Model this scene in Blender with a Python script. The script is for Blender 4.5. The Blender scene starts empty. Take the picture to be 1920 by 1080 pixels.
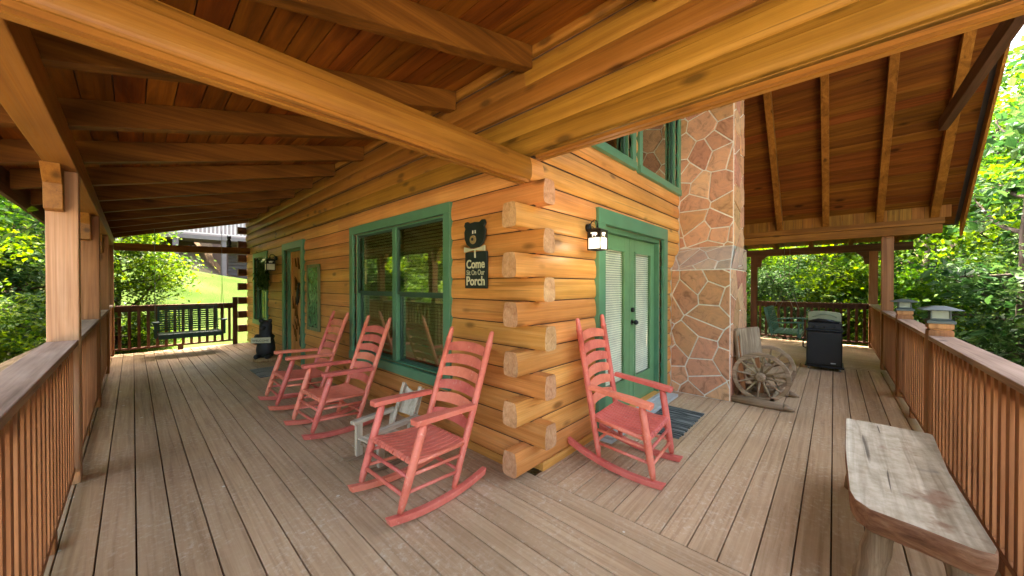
import bpy, math, random
from math import radians as R_, sin, cos, pi
from mathutils import Vector, Matrix, noise
random.seed(7)
SC = bpy.context.scene
COL = SC.collection

# ------------------------------------------------------------------ camera
yaw = math.atan2(655, 711)                       # view axis from +X
pit = R_(-0.44)
Fh = Vector((cos(yaw), sin(yaw), 0)); Rt = Vector((sin(yaw), -cos(yaw), 0)); Zu = Vector((0, 0, 1))
Fw = Fh * cos(pit) + Zu * sin(pit); Up = -Fh * sin(pit) + Zu * cos(pit)
CAM = Vector((-1.965, -1.6115, 1.42))
cd = bpy.data.cameras.new('camera'); cam = bpy.data.objects.new('camera', cd); COL.objects.link(cam)
m = Matrix((Rt, Up, -Fw)).transposed().to_4x4(); m.translation = CAM
cam.matrix_world = m
cd.sensor_width = 36; cd.lens = 36 * 655 / 1920; cd.clip_end = 600; cd.clip_start = 0.02
SC.camera = cam

# ------------------------------------------------------------------ world, sun, exposure
SUN_EL, SUN_AZ = 66.0, (0.50, 0.62)
w = bpy.data.worlds.new('World'); SC.world = w; w.use_nodes = True
nt = w.node_tree; bg = nt.nodes['Background']
sky = nt.nodes.new('ShaderNodeTexSky'); sky.sky_type = 'NISHITA'; sky.sun_disc = False
sky.sun_elevation = R_(SUN_EL); sky.sun_rotation = math.atan2(SUN_AZ[0], SUN_AZ[1])
sky.air_density = 1.2; sky.dust_density = 7.0; sky.ozone_density = 0.3
nt.links.new(sky.outputs[0], bg.inputs[0]); bg.inputs[1].default_value = 0.15
sd = bpy.data.lights.new('sun', 'SUN'); sd.energy = 2.0; sd.angle = R_(0.5); sd.color = (1, .95, .86)
so = bpy.data.objects.new('sun', sd); COL.objects.link(so)
h = Vector((SUN_AZ[0], SUN_AZ[1], 0)).normalized() * cos(R_(SUN_EL)); h.z = sin(R_(SUN_EL))
so.rotation_euler = h.to_track_quat('Z', 'Y').to_euler()
vs = SC.view_settings; vs.view_transform = 'Standard'; vs.look = 'None'; vs.gamma = 1; vs.exposure = 3.9
SC.cycles.max_bounces = 10; SC.cycles.diffuse_bounces = 7; SC.cycles.transparent_max_bounces = 16

# ------------------------------------------------------------------ tags and mesh builder
def tag(o, label=None, cat=None, group=None, kind=None):
    if label: o['label'] = label
    if cat: o['category'] = cat
    if group: o['group'] = group
    if kind: o['kind'] = kind
    return o

def thing(name, label, cat, loc=(0, 0, 0), rz=0, group=None):
    o = bpy.data.objects.new(name, None); COL.objects.link(o)
    o.location = loc; o.rotation_euler = (0, 0, rz); o.empty_display_size = .1
    return tag(o, label, cat, group)

def copy_tree(o, parent=None):
    c = o.copy(); COL.objects.link(c); c.parent = parent
    for ch in [x for x in COL.objects if x.parent == o]:
        copy_tree(ch, c)
    return c

class MB:
    def __init__(s): s.v = []; s.f = []; s.sm = []; s.mi = []; s.cur = 0
    def add(s, vs, fs, smooth=False):
        n = len(s.v); s.v += [tuple(p) for p in vs]
        s.f += [tuple(i + n for i in f) for f in fs]; s.sm += [smooth] * len(fs); s.mi += [s.cur] * len(fs)
        return s
    def box(s, a, b):
        x0, x1 = sorted((a[0], b[0])); y0, y1 = sorted((a[1], b[1])); z0, z1 = sorted((a[2], b[2]))
        vs = [(x0, y0, z0), (x1, y0, z0), (x1, y1, z0), (x0, y1, z0), (x0, y0, z1), (x1, y0, z1), (x1, y1, z1), (x0, y1, z1)]
        return s.add(vs, [(0, 3, 2, 1), (4, 5, 6, 7), (0, 1, 5, 4), (1, 2, 6, 5), (2, 3, 7, 6), (3, 0, 4, 7)])
    def bar(s, p, q, w, h, up=(0, 0, 1)):
        """square bar from p to q: w across, h along up"""
        p, q = Vector(p), Vector(q); d = (q - p).normalized(); u = Vector(up)
        sx = d.cross(u)
        if sx.length < 1e-4: sx = d.cross(Vector((1, 0, 0)))
        sx.normalize(); u = sx.cross(d).normalized()
        vs = []
        for c in (p, q):
            for a, b in ((-1, -1), (1, -1), (1, 1), (-1, 1)): vs.append(c + sx * a * w / 2 + u * b * h / 2)
        return s.add(vs, [(0, 1, 2, 3), (7, 6, 5, 4), (0, 4, 5, 1), (1, 5, 6, 2), (2, 6, 7, 3), (3, 7, 4, 0)])
    def tube(s, pts, rad, n=10, caps=True, smooth=True):
        pts = [Vector(p) for p in pts]
        if not isinstance(rad, (list, tuple)): rad = [rad] * len(pts)
        vs = []; ref = None
        for i, p in enumerate(pts):
            d = (pts[min(i + 1, len(pts) - 1)] - pts[max(i - 1, 0)]).normalized()
            if ref is None:
                ref = d.cross(Vector((0, 0, 1)))
                if ref.length < 1e-3: ref = d.cross(Vector((1, 0, 0)))
            ref = (ref - d * ref.dot(d)).normalized(); b = d.cross(ref)
            for k in range(n):
                a = 2 * pi * k / n; vs.append(p + (ref * cos(a) + b * sin(a)) * rad[i])
        fs = []
        for i in range(len(pts) - 1):
            for k in range(n):
                fs.append((i * n + k, i * n + (k + 1) % n, (i + 1) * n + (k + 1) % n, (i + 1) * n + k))
        s.add(vs, fs, smooth)
        if caps:
            m0 = len(s.v) - len(vs)
            s.f.append(tuple(m0 + k for k in range(n))[::-1]); s.sm.append(False); s.mi.append(s.cur)
            s.f.append(tuple(m0 + (len(pts) - 1) * n + k for k in range(n))); s.sm.append(False); s.mi.append(s.cur)
        return s
    def prism(s, poly, o, ux, uy, d, smooth=False):
        """poly of (a,b) in plane o+a*ux+b*uy, extruded by vector d"""
        o, ux, uy, d = Vector(o), Vector(ux), Vector(uy), Vector(d); n = len(poly)
        base = [o + ux * a + uy * b for a, b in poly]
        vs = base + [p + d for p in base]
        fs = [(i, (i + 1) % n, (i + 1) % n + n, i + n) for i in range(n)]
        s.add(vs, fs, smooth)
        m0 = len(s.v) - 2 * n
        s.f.append(tuple(range(m0, m0 + n))[::-1]); s.f.append(tuple(range(m0 + n, m0 + 2 * n))); s.sm += [False] * 2; s.mi += [s.cur] * 2
        return s
    def ball(s, c, r, seg=14, ring=9, lump=0, seed=0):
        c = Vector(c); r = r if isinstance(r, (tuple, list)) else (r, r, r)
        vs = []; fs = []
        for i in range(ring + 1):
            t = pi * i / ring
            for k in range(seg):
                a = 2 * pi * k / seg
                d = Vector((sin(t) * cos(a), sin(t) * sin(a), cos(t)))
                q = 1 + (lump * noise.noise(d * 2.1 + Vector((seed, 0, 0))) if lump else 0)
                vs.append(c + Vector((d.x * r[0], d.y * r[1], d.z * r[2])) * q)
        for i in range(ring):
            for k in range(seg):
                fs.append((i * seg + k, (i + 1) * seg + k, (i + 1) * seg + (k + 1) % seg, i * seg + (k + 1) % seg))
        return s.add(vs, fs, True)
    def build(s, name, mat, parent=None, bevel=0, label=None, xf=None, recalc=True):
        me = bpy.data.meshes.new(name); me.from_pydata(s.v, [], s.f)
        me.polygons.foreach_set('use_smooth', s.sm)
        mats = mat if isinstance(mat, list) else [mat]
        for mm in mats: me.materials.append(mm)
        me.polygons.foreach_set('material_index', s.mi)
        if xf: me.transform(xf)
        if recalc:
            import bmesh
            bm = bmesh.new(); bm.from_mesh(me); bmesh.ops.recalc_face_normals(bm, faces=bm.faces); bm.to_mesh(me); bm.free()
        me.update()
        o = bpy.data.objects.new(name, me); COL.objects.link(o)
        if parent: o.parent = parent
        if bevel:
            b = o.modifiers.new('bevel', 'BEVEL'); b.width = bevel; b.segments = 2; b.limit_method = 'ANGLE'; b.angle_limit = R_(40)
        if label: o['label'] = label
        return o

# ------------------------------------------------------------------ materials
def lin(r, g, b):
    f = lambda c: ((c / 255 + .055) / 1.055) ** 2.4 if c > 10 else c / 255 / 12.92
    return (f(r), f(g), f(b), 1)

class NT:
    def __init__(s, name):
        s.m = bpy.data.materials.new(name); s.m.use_nodes = True; s.t = s.m.node_tree; s.N = s.t.nodes
        s.b = s.N['Principled BSDF']; s.out = s.N['Material Output']
    def n(s, typ, **k):
        x = s.N.new('ShaderNode' + typ)
        for a, v in k.items():
            if a.startswith('i_'):
                x.inputs[a[2:].replace('_', ' ')].default_value = v
            else: setattr(x, a, v)
        return x
    def l(s, a, b): s.t.links.new(a, b)
    def ramp(s, fac, stops, interp='LINEAR'):
        r = s.n('ValToRGB'); e = r.color_ramp.elements; r.color_ramp.interpolation = interp
        while len(e) < len(stops): e.new(.5)
        for el, (p, c) in zip(e, stops): el.position = p; el.color = c
        s.l(fac, r.inputs[0]); return r.outputs[0]
    def math(s, op, a, b=None, c=None):
        x = s.n('Math', operation=op)
        for i, v in enumerate((a, b, c)):
            if v is None: continue
            if isinstance(v, (int, float)): x.inputs[i].default_value = v
            else: s.l(v, x.inputs[i])
        return x.outputs[0]
    def mix(s, a, b, f, mode='MIX'):
        x = s.n('Mix', data_type='RGBA', blend_type=mode)
        for sock, v in ((x.inputs[6], a), (x.inputs[7], b), (x.inputs[0], f)):
            if isinstance(v, (int, float)): sock.default_value = v
            elif isinstance(v, tuple): sock.default_value = v
            else: s.l(v, sock)
        return x.outputs[2]
    def bump(s, h, st, dist=.01):
        x = s.n('Bump'); x.inputs['Strength'].default_value = st; x.inputs['Distance'].default_value = dist
        s.l(h, x.inputs['Height']); s.l(x.outputs[0], s.b.inputs['Normal']); return x

def wood(name, axis, cols, rough=.5, along=.55, across=11, knots=.55, coat=0., var=.22, bump=.25, cracks=0., blotch=.25, spec=.25, fine=.5):
    T = NT(name); tc = T.n('TexCoord'); geo = T.n('NewGeometry')
    sc = [across] * 3; sc['xyz'.index(axis)] = along
    isl = T.math('MULTIPLY', geo.outputs['Random Per Island'], 41.0)
    off = T.n('CombineXYZ'); T.l(isl, off.inputs[0]); T.l(isl, off.inputs[1]); T.l(T.math('MULTIPLY', isl, 1.7), off.inputs[2])
    mp = T.n('Mapping'); mp.inputs['Scale'].default_value = sc; T.l(tc.outputs['Object'], mp.inputs[0]); T.l(off.outputs[0], mp.inputs[1])
    n1 = T.n('TexNoise', i_Scale=1.0, i_Detail=5.0, i_Distortion=1.1, i_Roughness=.6); T.l(mp.outputs[0], n1.inputs[0])
    c = T.ramp(n1.outputs[0], [(.28, cols[0]), (.5, cols[1]), (.72, cols[2])])
    sc2 = [across * 9] * 3; sc2['xyz'.index(axis)] = along * 4
    mp2 = T.n('Mapping'); mp2.inputs['Scale'].default_value = sc2; T.l(tc.outputs['Object'], mp2.inputs[0]); T.l(off.outputs[0], mp2.inputs[1])
    n2 = T.n('TexNoise', i_Scale=1.0, i_Detail=3.0); T.l(mp2.outputs[0], n2.inputs[0])
    c = T.mix(c, T.ramp(n2.outputs[0], [(.3, (.62, .58, .55, 1)), (.62, (1.08, 1.08, 1.08, 1))]), fine, 'MULTIPLY')
    if blotch:
        n3 = T.n('TexNoise', i_Scale=1.7, i_Detail=4.0); T.l(tc.outputs['Object'], n3.inputs[0])
        c = T.mix(c, T.ramp(n3.outputs[0], [(.32, (.62, .6, .58, 1)), (.6, (1.08, 1.08, 1.08, 1))]), blotch * 2, 'MULTIPLY')
    if knots:
        sk = [7.5] * 3; sk['xyz'.index(axis)] = 3.0
        mk = T.n('Mapping'); mk.inputs['Scale'].default_value = sk; T.l(tc.outputs['Object'], mk.inputs[0]); T.l(off.outputs[0], mk.inputs[1])
        vo = T.n('TexVoronoi', i_Scale=1.0); T.l(mk.outputs[0], vo.inputs[0])
        sp = T.n('SeparateColor'); T.l(vo.outputs['Color'], sp.inputs[0])
        on = T.math('GREATER_THAN', sp.outputs[0], 1 - knots * .42)
        kd = T.ramp(vo.outputs['Distance'], [(.12, (1, 1, 1, 1)), (.19, (.5, .5, .5, 1)), (.27, (0, 0, 0, 1))])
        c = T.mix(c, tuple(x * .32 for x in cols[0][:3]) + (1,), T.math('MULTIPLY', T.math('MULTIPLY', kd, on), .8))
    if cracks:
        sc3 = [34.0] * 3; sc3['xyz'.index(axis)] = .9
        mp3 = T.n('Mapping'); mp3.inputs['Scale'].default_value = sc3; T.l(tc.outputs['Object'], mp3.inputs[0]); T.l(off.outputs[0], mp3.inputs[1])
        n4 = T.n('TexNoise', i_Scale=1.0, i_Detail=1.0, i_Distortion=.3); T.l(mp3.outputs[0], n4.inputs[0])
        c = T.mix(c, tuple(x * .28 for x in cols[0][:3]) + (1,), T.math('MULTIPLY', T.ramp(n4.outputs[0], [(.69, (0, 0, 0, 1)), (.725, (1, 1, 1, 1))]), cracks))
    br = T.math('MULTIPLY_ADD', geo.outputs['Random Per Island'], var, 1 - var / 2)
    hs = T.n('HueSaturation'); T.l(c, hs.inputs['Color']); T.l(br, hs.inputs['Value'])
    rr = T.math('FRACT', T.math('MULTIPLY', geo.outputs['Random Per Island'], 17.3))
    T.l(T.math('MULTIPLY_ADD', rr, .018, .491), hs.inputs['Hue'])
    T.l(hs.outputs[0], T.b.inputs['Base Color'])
    T.l(T.math('MULTIPLY_ADD', n2.outputs[0], .3, rough - .12), T.b.inputs['Roughness'])
    T.b.inputs['Coat Weight'].default_value = coat; T.b.inputs['Coat Roughness'].default_value = .28; T.b.inputs['Specular IOR Level'].default_value = spec
    T.bump(n2.outputs[0], bump, .004)
    return T.m

def paint(name, c, rough=.45, var=.12, nscale=6, wear=None, metallic=0, bump=.06, coat=0):
    T = NT(name); tc = T.n('TexCoord'); n1 = T.n('TexNoise', i_Scale=float(nscale), i_Detail=5.0); T.l(tc.outputs['Object'], n1.inputs[0])
    d = tuple(x * (1 - var) for x in c[:3]) + (1,); b = tuple(min(1, x * (1 + var)) for x in c[:3]) + (1,)
    col = T.ramp(n1.outputs[0], [(.3, d), (.7, b)])
    if wear:
        n2 = T.n('TexNoise', i_Scale=23.0, i_Detail=6.0, i_Roughness=.7); T.l(tc.outputs['Object'], n2.inputs[0])
        col = T.mix(col, wear, T.ramp(n2.outputs[0], [(.62, (0, 0, 0, 1)), (.72, (.8, .8, .8, 1))]))
    T.l(col, T.b.inputs['Base Color']); T.l(T.math('MULTIPLY_ADD', n1.outputs[0], .2, rough - .1), T.b.inputs['Roughness'])
    T.b.inputs['Metallic'].default_value = metallic; T.b.inputs['Coat Weight'].default_value = coat
    n3 = T.n('TexNoise', i_Scale=90.0, i_Detail=2.0); T.l(tc.outputs['Object'], n3.inputs[0]); T.bump(n3.outputs[0], bump, .003)
    return T.m

def W3(name, cols, **k): return {a: wood(name + '_' + a, a, cols, **k) for a in 'xyz'}
LOG = W3('honey_log', [(.54, .210, .042, 1), (.67, .285, .066, 1), (.75, .365, .11, 1)], rough=.5, coat=.14, across=15, knots=.85, bump=.2, blotch=.22, cracks=.4, var=.3, fine=.35)
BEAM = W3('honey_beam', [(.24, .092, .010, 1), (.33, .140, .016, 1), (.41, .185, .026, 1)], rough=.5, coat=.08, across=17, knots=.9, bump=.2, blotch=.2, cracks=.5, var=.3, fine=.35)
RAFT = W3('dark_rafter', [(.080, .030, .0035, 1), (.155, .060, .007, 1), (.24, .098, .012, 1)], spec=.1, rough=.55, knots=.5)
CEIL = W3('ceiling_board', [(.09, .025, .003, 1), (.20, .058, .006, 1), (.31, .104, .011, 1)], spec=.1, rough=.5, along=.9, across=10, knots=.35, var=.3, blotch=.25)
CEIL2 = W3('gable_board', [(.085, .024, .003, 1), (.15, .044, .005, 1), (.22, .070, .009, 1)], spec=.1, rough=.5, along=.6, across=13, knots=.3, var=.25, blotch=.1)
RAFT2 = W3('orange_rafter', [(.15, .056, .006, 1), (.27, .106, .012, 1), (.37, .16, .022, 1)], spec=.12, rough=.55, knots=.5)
RED = W3('redwood_stain', [(.22, .088, .025, 1), (.35, .152, .048, 1), (.47, .225, .082, 1)], rough=.6, knots=.45, var=.3)
CAPW = W3('weathered_cap', [(.21, .125, .072, 1), (.35, .225, .14, 1), (.48, .33, .22, 1)], rough=.8, knots=.25, var=.2)
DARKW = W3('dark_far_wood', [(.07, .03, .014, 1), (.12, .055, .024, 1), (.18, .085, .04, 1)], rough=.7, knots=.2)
ENDG = wood('log_end_grain', 'z', [(.46, .21, .08, 1), (.62, .33, .15, 1), (.70, .42, .21, 1)], rough=.6, along=14, across=14, knots=0, var=.2)
WHITEW = W3('weathered_white_wood', [(.34, .27, .18, 1), (.64, .54, .38, 1), (.80, .70, .52, 1)], rough=.8, knots=.15, across=16, bump=.4)
GREYW = W3('weathered_grey_wood', [(.16, .105, .055, 1), (.31, .215, .12, 1), (.45, .335, .205, 1)], rough=.85, knots=.2, across=16, bump=.5)
GREEN = paint('trim_green', (.095, .225, .115, 1), .4)
DOORG = paint('door_green', (.135, .275, .115, 1), .35)
SWINGG = paint('swing_green', (.014, .052, .03, 1), .5)
def chair_mat():
    T = NT('coral_paint'); tc = T.n('TexCoord'); oi = T.n('ObjectInfo')
    n1 = T.n('TexNoise', i_Scale=5.0, i_Detail=6.0, i_Roughness=.65); T.l(tc.outputs['Object'], n1.inputs[0])
    c = T.ramp(n1.outputs[0], [(.3, (.56, .105, .066, 1)), (.5, (.74, .175, .110, 1)), (.72, (.80, .23, .15, 1))])
    n2 = T.n('TexNoise', i_Scale=34.0, i_Detail=6.0, i_Roughness=.75); T.l(tc.outputs['Object'], n2.inputs[0])
    c = T.mix(c, (.80, .42, .32, 1), T.ramp(n2.outputs[0], [(.58, (0, 0, 0, 1)), (.70, (.75, .75, .75, 1))]))
    n3 = T.n('TexNoise', i_Scale=12.0, i_Detail=7.0, i_Roughness=.8); T.l(tc.outputs['Object'], n3.inputs[0])
    c = T.mix(c, (.30, .10, .07, 1), T.ramp(n3.outputs[0], [(.66, (0, 0, 0, 1)), (.74, (.6, .6, .6, 1))]))
    hs = T.n('HueSaturation'); T.l(c, hs.inputs['Color']); T.l(T.math('MULTIPLY_ADD', oi.outputs['Random'], .26, .88), hs.inputs['Value']); T.l(T.math('MULTIPLY_ADD', oi.outputs['Random'], .016, .493), hs.inputs['Hue'])
    T.l(hs.outputs[0], T.b.inputs['Base Color']); T.l(T.math('MULTIPLY_ADD', n2.outputs[0], .4, .28), T.b.inputs['Roughness']); T.bump(n2.outputs[0], .25, .003); return T.m
CHAIR = chair_mat()
BLACK = paint('black_paint', (.012, .012, .013, 1), .45)
BLACKM = paint('black_metal', (.015, .014, .013, 1), .35, metallic=.4)
IRON = paint('chain_metal', (.20, .19, .17, 1), .4, metallic=.8)
CREAM = paint('cream_letter', (.62, .58, .36, 1), .6)
WHITEP = paint('white_blind', (.86, .81, .62, 1), .5)
SASH = paint('sash_dark_green', (.035, .075, .045, 1), .45)
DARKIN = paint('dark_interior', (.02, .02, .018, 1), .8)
SILL = paint('grey_threshold', (.48, .48, .44, 1), .45)
ALU = paint('aluminium', (.45, .47, .48, 1), .4, metallic=.6)

def glass_mat(name, tint, rmin, rmax):
    T = NT(name); T.N.remove(T.b)
    tr = T.n('BsdfTransparent'); tr.inputs[0].default_value = tint
    gl = T.n('BsdfGlossy'); gl.inputs['Roughness'].default_value = .02; gl.inputs['Color'].default_value = (.9, .95, .9, 1)
    ge = T.n('NewGeometry'); dt = T.n('VectorMath', operation='DOT_PRODUCT'); T.l(ge.outputs['Incoming'], dt.inputs[0]); T.l(ge.outputs['Normal'], dt.inputs[1])
    lwv = T.math('MULTIPLY_ADD', T.math('POWER', T.math('SUBTRACT', 1.0, T.math('ABSOLUTE', dt.outputs['Value'])), 5.0), .95, .045)
    tc = T.n('TexCoord'); ns = T.n('TexNoise', i_Scale=1.3); T.l(tc.outputs['Object'], ns.inputs[0])
    bp = T.n('Bump'); bp.inputs['Strength'].default_value = .05; bp.inputs['Distance'].default_value = .02; T.l(ns.outputs[0], bp.inputs['Height']); T.l(bp.outputs[0], gl.inputs['Normal'])
    f = T.math('MULTIPLY_ADD', lwv, rmax, rmin)
    mx = T.n('MixShader'); T.l(f, mx.inputs[0]); T.l(tr.outputs[0], mx.inputs[1]); T.l(gl.outputs[0], mx.inputs[2])
    T.l(mx.outputs[0], T.out.inputs[0]); return T.m
GLASS = glass_mat('window_glass', (.68, .72, .56, 1), .20, 1.2)
CLEAR = glass_mat('door_glass', (.96, .97, .95, 1), .0, .5)

def stone_mat(name='flagstone', grey=0):
    T = NT(name); tc = T.n('TexCoord'); geo = T.n('NewGeometry')
    c = T.ramp(geo.outputs['Random Per Island'], [(0, (.60, .27, .13, 1)), (.2, (.47, .27, .11, 1)), (.4, (.52, .20, .12, 1)), (.6, (.64, .37, .19, 1)), (.8, (.46, .20, .11, 1)), (1, (.60, .32, .15, 1))])
    off = T.n('CombineXYZ'); T.l(T.math('MULTIPLY', geo.outputs['Random Per Island'], 31.0), off.inputs[0])
    ad = T.n('VectorMath', operation='ADD'); T.l(tc.outputs['Object'], ad.inputs[0]); T.l(off.outputs[0], ad.inputs[1])
    n2 = T.n('TexNoise', i_Scale=6.0, i_Detail=8.0, i_Roughness=.66, i_Distortion=1.8); T.l(ad.outputs[0], n2.inputs[0])
    c = T.mix(c, T.ramp(n2.outputs[0], [(.30, (.42, .38, .32, 1)), (.48, (1, 1, 1, 1)), (.70, (1.25, 1.2, 1.1, 1))]), .85, 'MULTIPLY')
    if grey: c = T.mix(c, (.50, .45, .37, 1), grey)
    T.l(c, T.b.inputs['Base Color']); T.b.inputs['Roughness'].default_value = .75; T.b.inputs['Specular IOR Level'].default_value = .25
    n3 = T.n('TexNoise', i_Scale=38.0, i_Detail=5.0); T.l(ad.outputs[0], n3.inputs[0])
    T.bump(T.math('ADD', n2.outputs[0], T.math('MULTIPLY', n3.outputs[0], .3)), .7, .012); return T.m
SEAM = paint('log_seam_shade', (.07, .032, .012, 1), .9)  # dark brown painting the shade and dirt of the log seams
STONE = stone_mat(); STONEG = stone_mat('flagstone_grey', .4)
MORTAR = paint('mortar', (.74, .68, .55, 1), .9, nscale=20, bump=.4)

def deck_mat(name, axis):
    T = NT(name); tc = T.n('TexCoord'); geo = T.n('NewGeometry')
    isl = T.math('MULTIPLY', geo.outputs['Random Per Island'], 37.0)
    off = T.n('CombineXYZ'); T.l(isl, off.inputs[0]); T.l(isl, off.inputs[1])
    sc = [38] * 3; sc['xyz'.index(axis)] = 1.1
    mp = T.n('Mapping'); mp.inputs['Scale'].default_value = sc; T.l(tc.outputs['Object'], mp.inputs[0]); T.l(off.outputs[0], mp.inputs[1])
    n1 = T.n('TexNoise', i_Scale=1.0, i_Detail=6.0, i_Distortion=.8, i_Roughness=.6); T.l(mp.outputs[0], n1.inputs[0])
    c = T.ramp(n1.outputs[0], [(.28, (.35, .212, .106, 1)), (.5, (.475, .308, .163, 1)), (.74, (.555, .38, .216, 1))])
    n3 = T.n('TexNoise', i_Scale=1.1, i_Detail=5.0, i_Roughness=.6); T.l(tc.outputs['Object'], n3.inputs[0])
    c = T.mix(c, T.ramp(n3.outputs[0], [(.3, (.74, .72, .70, 1)), (.5, (1, 1, 1, 1)), (.7, (1.1, 1.12, 1.14, 1))]), .8, 'MULTIPLY')
    # dust, pollen and scuffs
    n4 = T.n('TexNoise', i_Scale=30.0, i_Detail=5.0, i_Roughness=.75); T.l(tc.outputs['Object'], n4.inputs[0])
    n5 = T.n('TexNoise', i_Scale=2.4, i_Detail=3.0); T.l(tc.outputs['Object'], n5.inputs[0])
    dust = T.math('MULTIPLY', T.ramp(n4.outputs[0], [(.50, (0, 0, 0, 1)), (.66, (1, 1, 1, 1))]), T.ramp(n5.outputs[0], [(.38, (.12, .12, .12, 1)), (.62, (1, 1, 1, 1))]))
    c = T.mix(c, (.64, .52, .37, 1), T.math('MULTIPLY', dust, .75))
    vo = T.n('TexVoronoi', i_Scale=7.0, i_Randomness=1.0); T.l(tc.outputs['Object'], vo.inputs[0])
    sp = T.n('SeparateColor'); T.l(vo.outputs['Color'], sp.inputs[0])
    spot = T.math('MULTIPLY', T.math('LESS_THAN', vo.outputs['Distance'], .085), T.math('GREATER_THAN', sp.outputs[1], .84))
    c = T.mix(c, (.72, .66, .52, 1), T.math('MULTIPLY', spot, .9))
    hs = T.n('HueSaturation'); T.l(c, hs.inputs['Color']); T.l(T.math('MULTIPLY_ADD', geo.outputs['Random Per Island'], .22, .89), hs.inputs['Value'])
    T.l(hs.outputs[0], T.b.inputs['Base Color'])
    T.l(T.ramp(n3.outputs[0], [(.35, (.60,) * 3 + (1,)), (.65, (.78,) * 3 + (1,))]), T.b.inputs['Roughness']); T.b.inputs['Specular IOR Level'].default_value = .3
    T.bump(n1.outputs[0], .3, .004); return T.m
DECKX, DECKY = deck_mat('deck_board_x', 'x'), deck_mat('deck_board_y', 'y')

def leaf_mat(name, dark, mid, lime, trans=.45):
    T = NT(name); geo = T.n('NewGeometry'); oi = T.n('ObjectInfo')
    r = T.math('FRACT', T.math('ADD', geo.outputs['Random Per Island'], T.math('MULTIPLY', oi.outputs['Random'], .0)))
    c = T.ramp(r, [(0, dark), (.45, mid), (1, lime)])
    hs = T.n('HueSaturation'); T.l(c, hs.inputs['Color']); T.l(T.math('MULTIPLY_ADD', oi.outputs['Random'], .5, .8), hs.inputs['Value'])
    T.l(T.math('MULTIPLY_ADD', oi.outputs['Random'], .03, .485), hs.inputs['Hue'])
    T.l(hs.outputs[0], T.b.inputs['Base Color']); T.b.inputs['Roughness'].default_value = .45; T.b.inputs['Specular IOR Level'].default_value = .15
    tl = T.n('BsdfTranslucent'); h2 = T.n('HueSaturation', i_Value=1.5, i_Saturation=1.1); T.l(hs.outputs[0], h2.inputs['Color']); T.l(h2.outputs[0], tl.inputs[0])
    mx = T.n('MixShader'); mx.inputs[0].default_value = trans; T.l(T.b.outputs[0], mx.inputs[1]); T.l(tl.outputs[0], mx.inputs[2]); T.l(mx.outputs[0], T.out.inputs[0])
    return T.m
LEAF = leaf_mat('leaf_bright', (.020, .055, .008, 1), (.070, .135, .014, 1), (.165, .235, .022, 1), .45)
LIME = leaf_mat('leaf_lime', (.07, .14, .010, 1), (.15, .25, .016, 1), (.26, .36, .028, 1), .5)
LEAFD = leaf_mat('leaf_deep', (.018, .045, .012, 1), (.042, .085, .022, 1), (.09, .145, .038, 1), .36)
BARK = wood('bark', 'z', [(.035, .025, .018, 1), (.08, .06, .042, 1), (.14, .11, .08, 1)], rough=.9, knots=0, across=14, along=2)

def ground_mat():
    T = NT('ground_soil'); tc = T.n('TexCoord')
    n1 = T.n('TexNoise', i_Scale=.6, i_Detail=8.0); T.l(tc.outputs['Object'], n1.inputs[0])
    n2 = T.n('TexNoise', i_Scale=30.0, i_Detail=5.0); T.l(tc.outputs['Object'], n2.inputs[0])
    g = T.ramp(n1.outputs[0], [(.3, (.030, .050, .010, 1)), (.5, (.052, .078, .018, 1)), (.7, (.075, .102, .030, 1))])
    g = T.mix(g, T.ramp(n2.outputs[0], [(.3, (.6, .6, .6, 1)), (.65, (1.15, 1.15, 1.1, 1))]), .8, 'MULTIPLY')
    dirt = T.ramp(n2.outputs[0], [(.3, (.09, .06, .035, 1)), (.7, (.22, .16, .10, 1))])
    at = T.n('Attribute', attribute_name='lawn')
    c = T.mix(dirt, g, at.outputs['Fac'])
    a2 = T.n('Attribute', attribute_name='bounce_ground'); c = T.mix(c, T.ramp(n2.outputs[0], [(.3, (.36, .33, .29, 1)), (.7, (.52, .49, .44, 1))]), a2.outputs['Fac'])  # pale colour of the added bounce patch
    T.l(c, T.b.inputs['Base Color']); T.b.inputs['Roughness'].default_value = .95; T.b.inputs['Specular IOR Level'].default_value = 0; T.bump(n2.outputs[0], .6, .05); return T.m

# ------------------------------------------------------------------ terrain
def ss(a, b, x):
    t = min(1, max(0, (x - a) / (b - a))); return t * t * (3 - 2 * t)
def gz(x, y):
    z = -.55
    lawn = ss(8.6, 20, y) * (2.6 - .2 * max(-4, min(4, x))) + ss(22, 26.5, y) * 2.2 * (1 - ss(.2, 1.6, x))
    z += lawn * ss(-16, -6, x) * (1 - .4 * ss(10, 20, x))
    z -= ss(-3.2, -12, y) * 3.6 * ss(-2, 1.5, x)
    z -= ss(10, 22, x) * (1 - ss(5, 14, y)) * 2.5
    z -= ss(-3, -9, x) * (1 - ss(8, 15, y)) * 1.8
    r = math.hypot(x - 2, y)
    z += ss(-9, 3, x + y * .8) * ss(20, 70, r) * 26 * (1 - ss(10, 20, y) * ss(-20, -8, x) * .45 * (1 - ss(8, 18, x)))
    return z + .12 * noise.noise(Vector((x * .4, y * .4, 0))) * ss(10, 14, math.hypot(x, y))
N = 130; L = 110; vs_ = []; fs_ = []; law = []
for j in range(N + 1):
    for i in range(N + 1):
        f = lambda k: ((k / N * 2 - 1) * .25 + .75 * (k / N * 2 - 1) ** 3) * L
        x, y = f(i) + 2, f(j) + 4
        vs_.append((x, y, gz(x, y)))
        law.append(ss(8.0, 9.0, y + noise.noise(Vector((x, y, 3))) * .5) * ss(-4.5, -3.2, x) * (1 - ss(22.0, 22.8, y)))
for j in range(N):
    for i in range(N): a = j * (N + 1) + i; fs_.append((a, a + 1, a + N + 2, a + N + 1))
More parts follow.
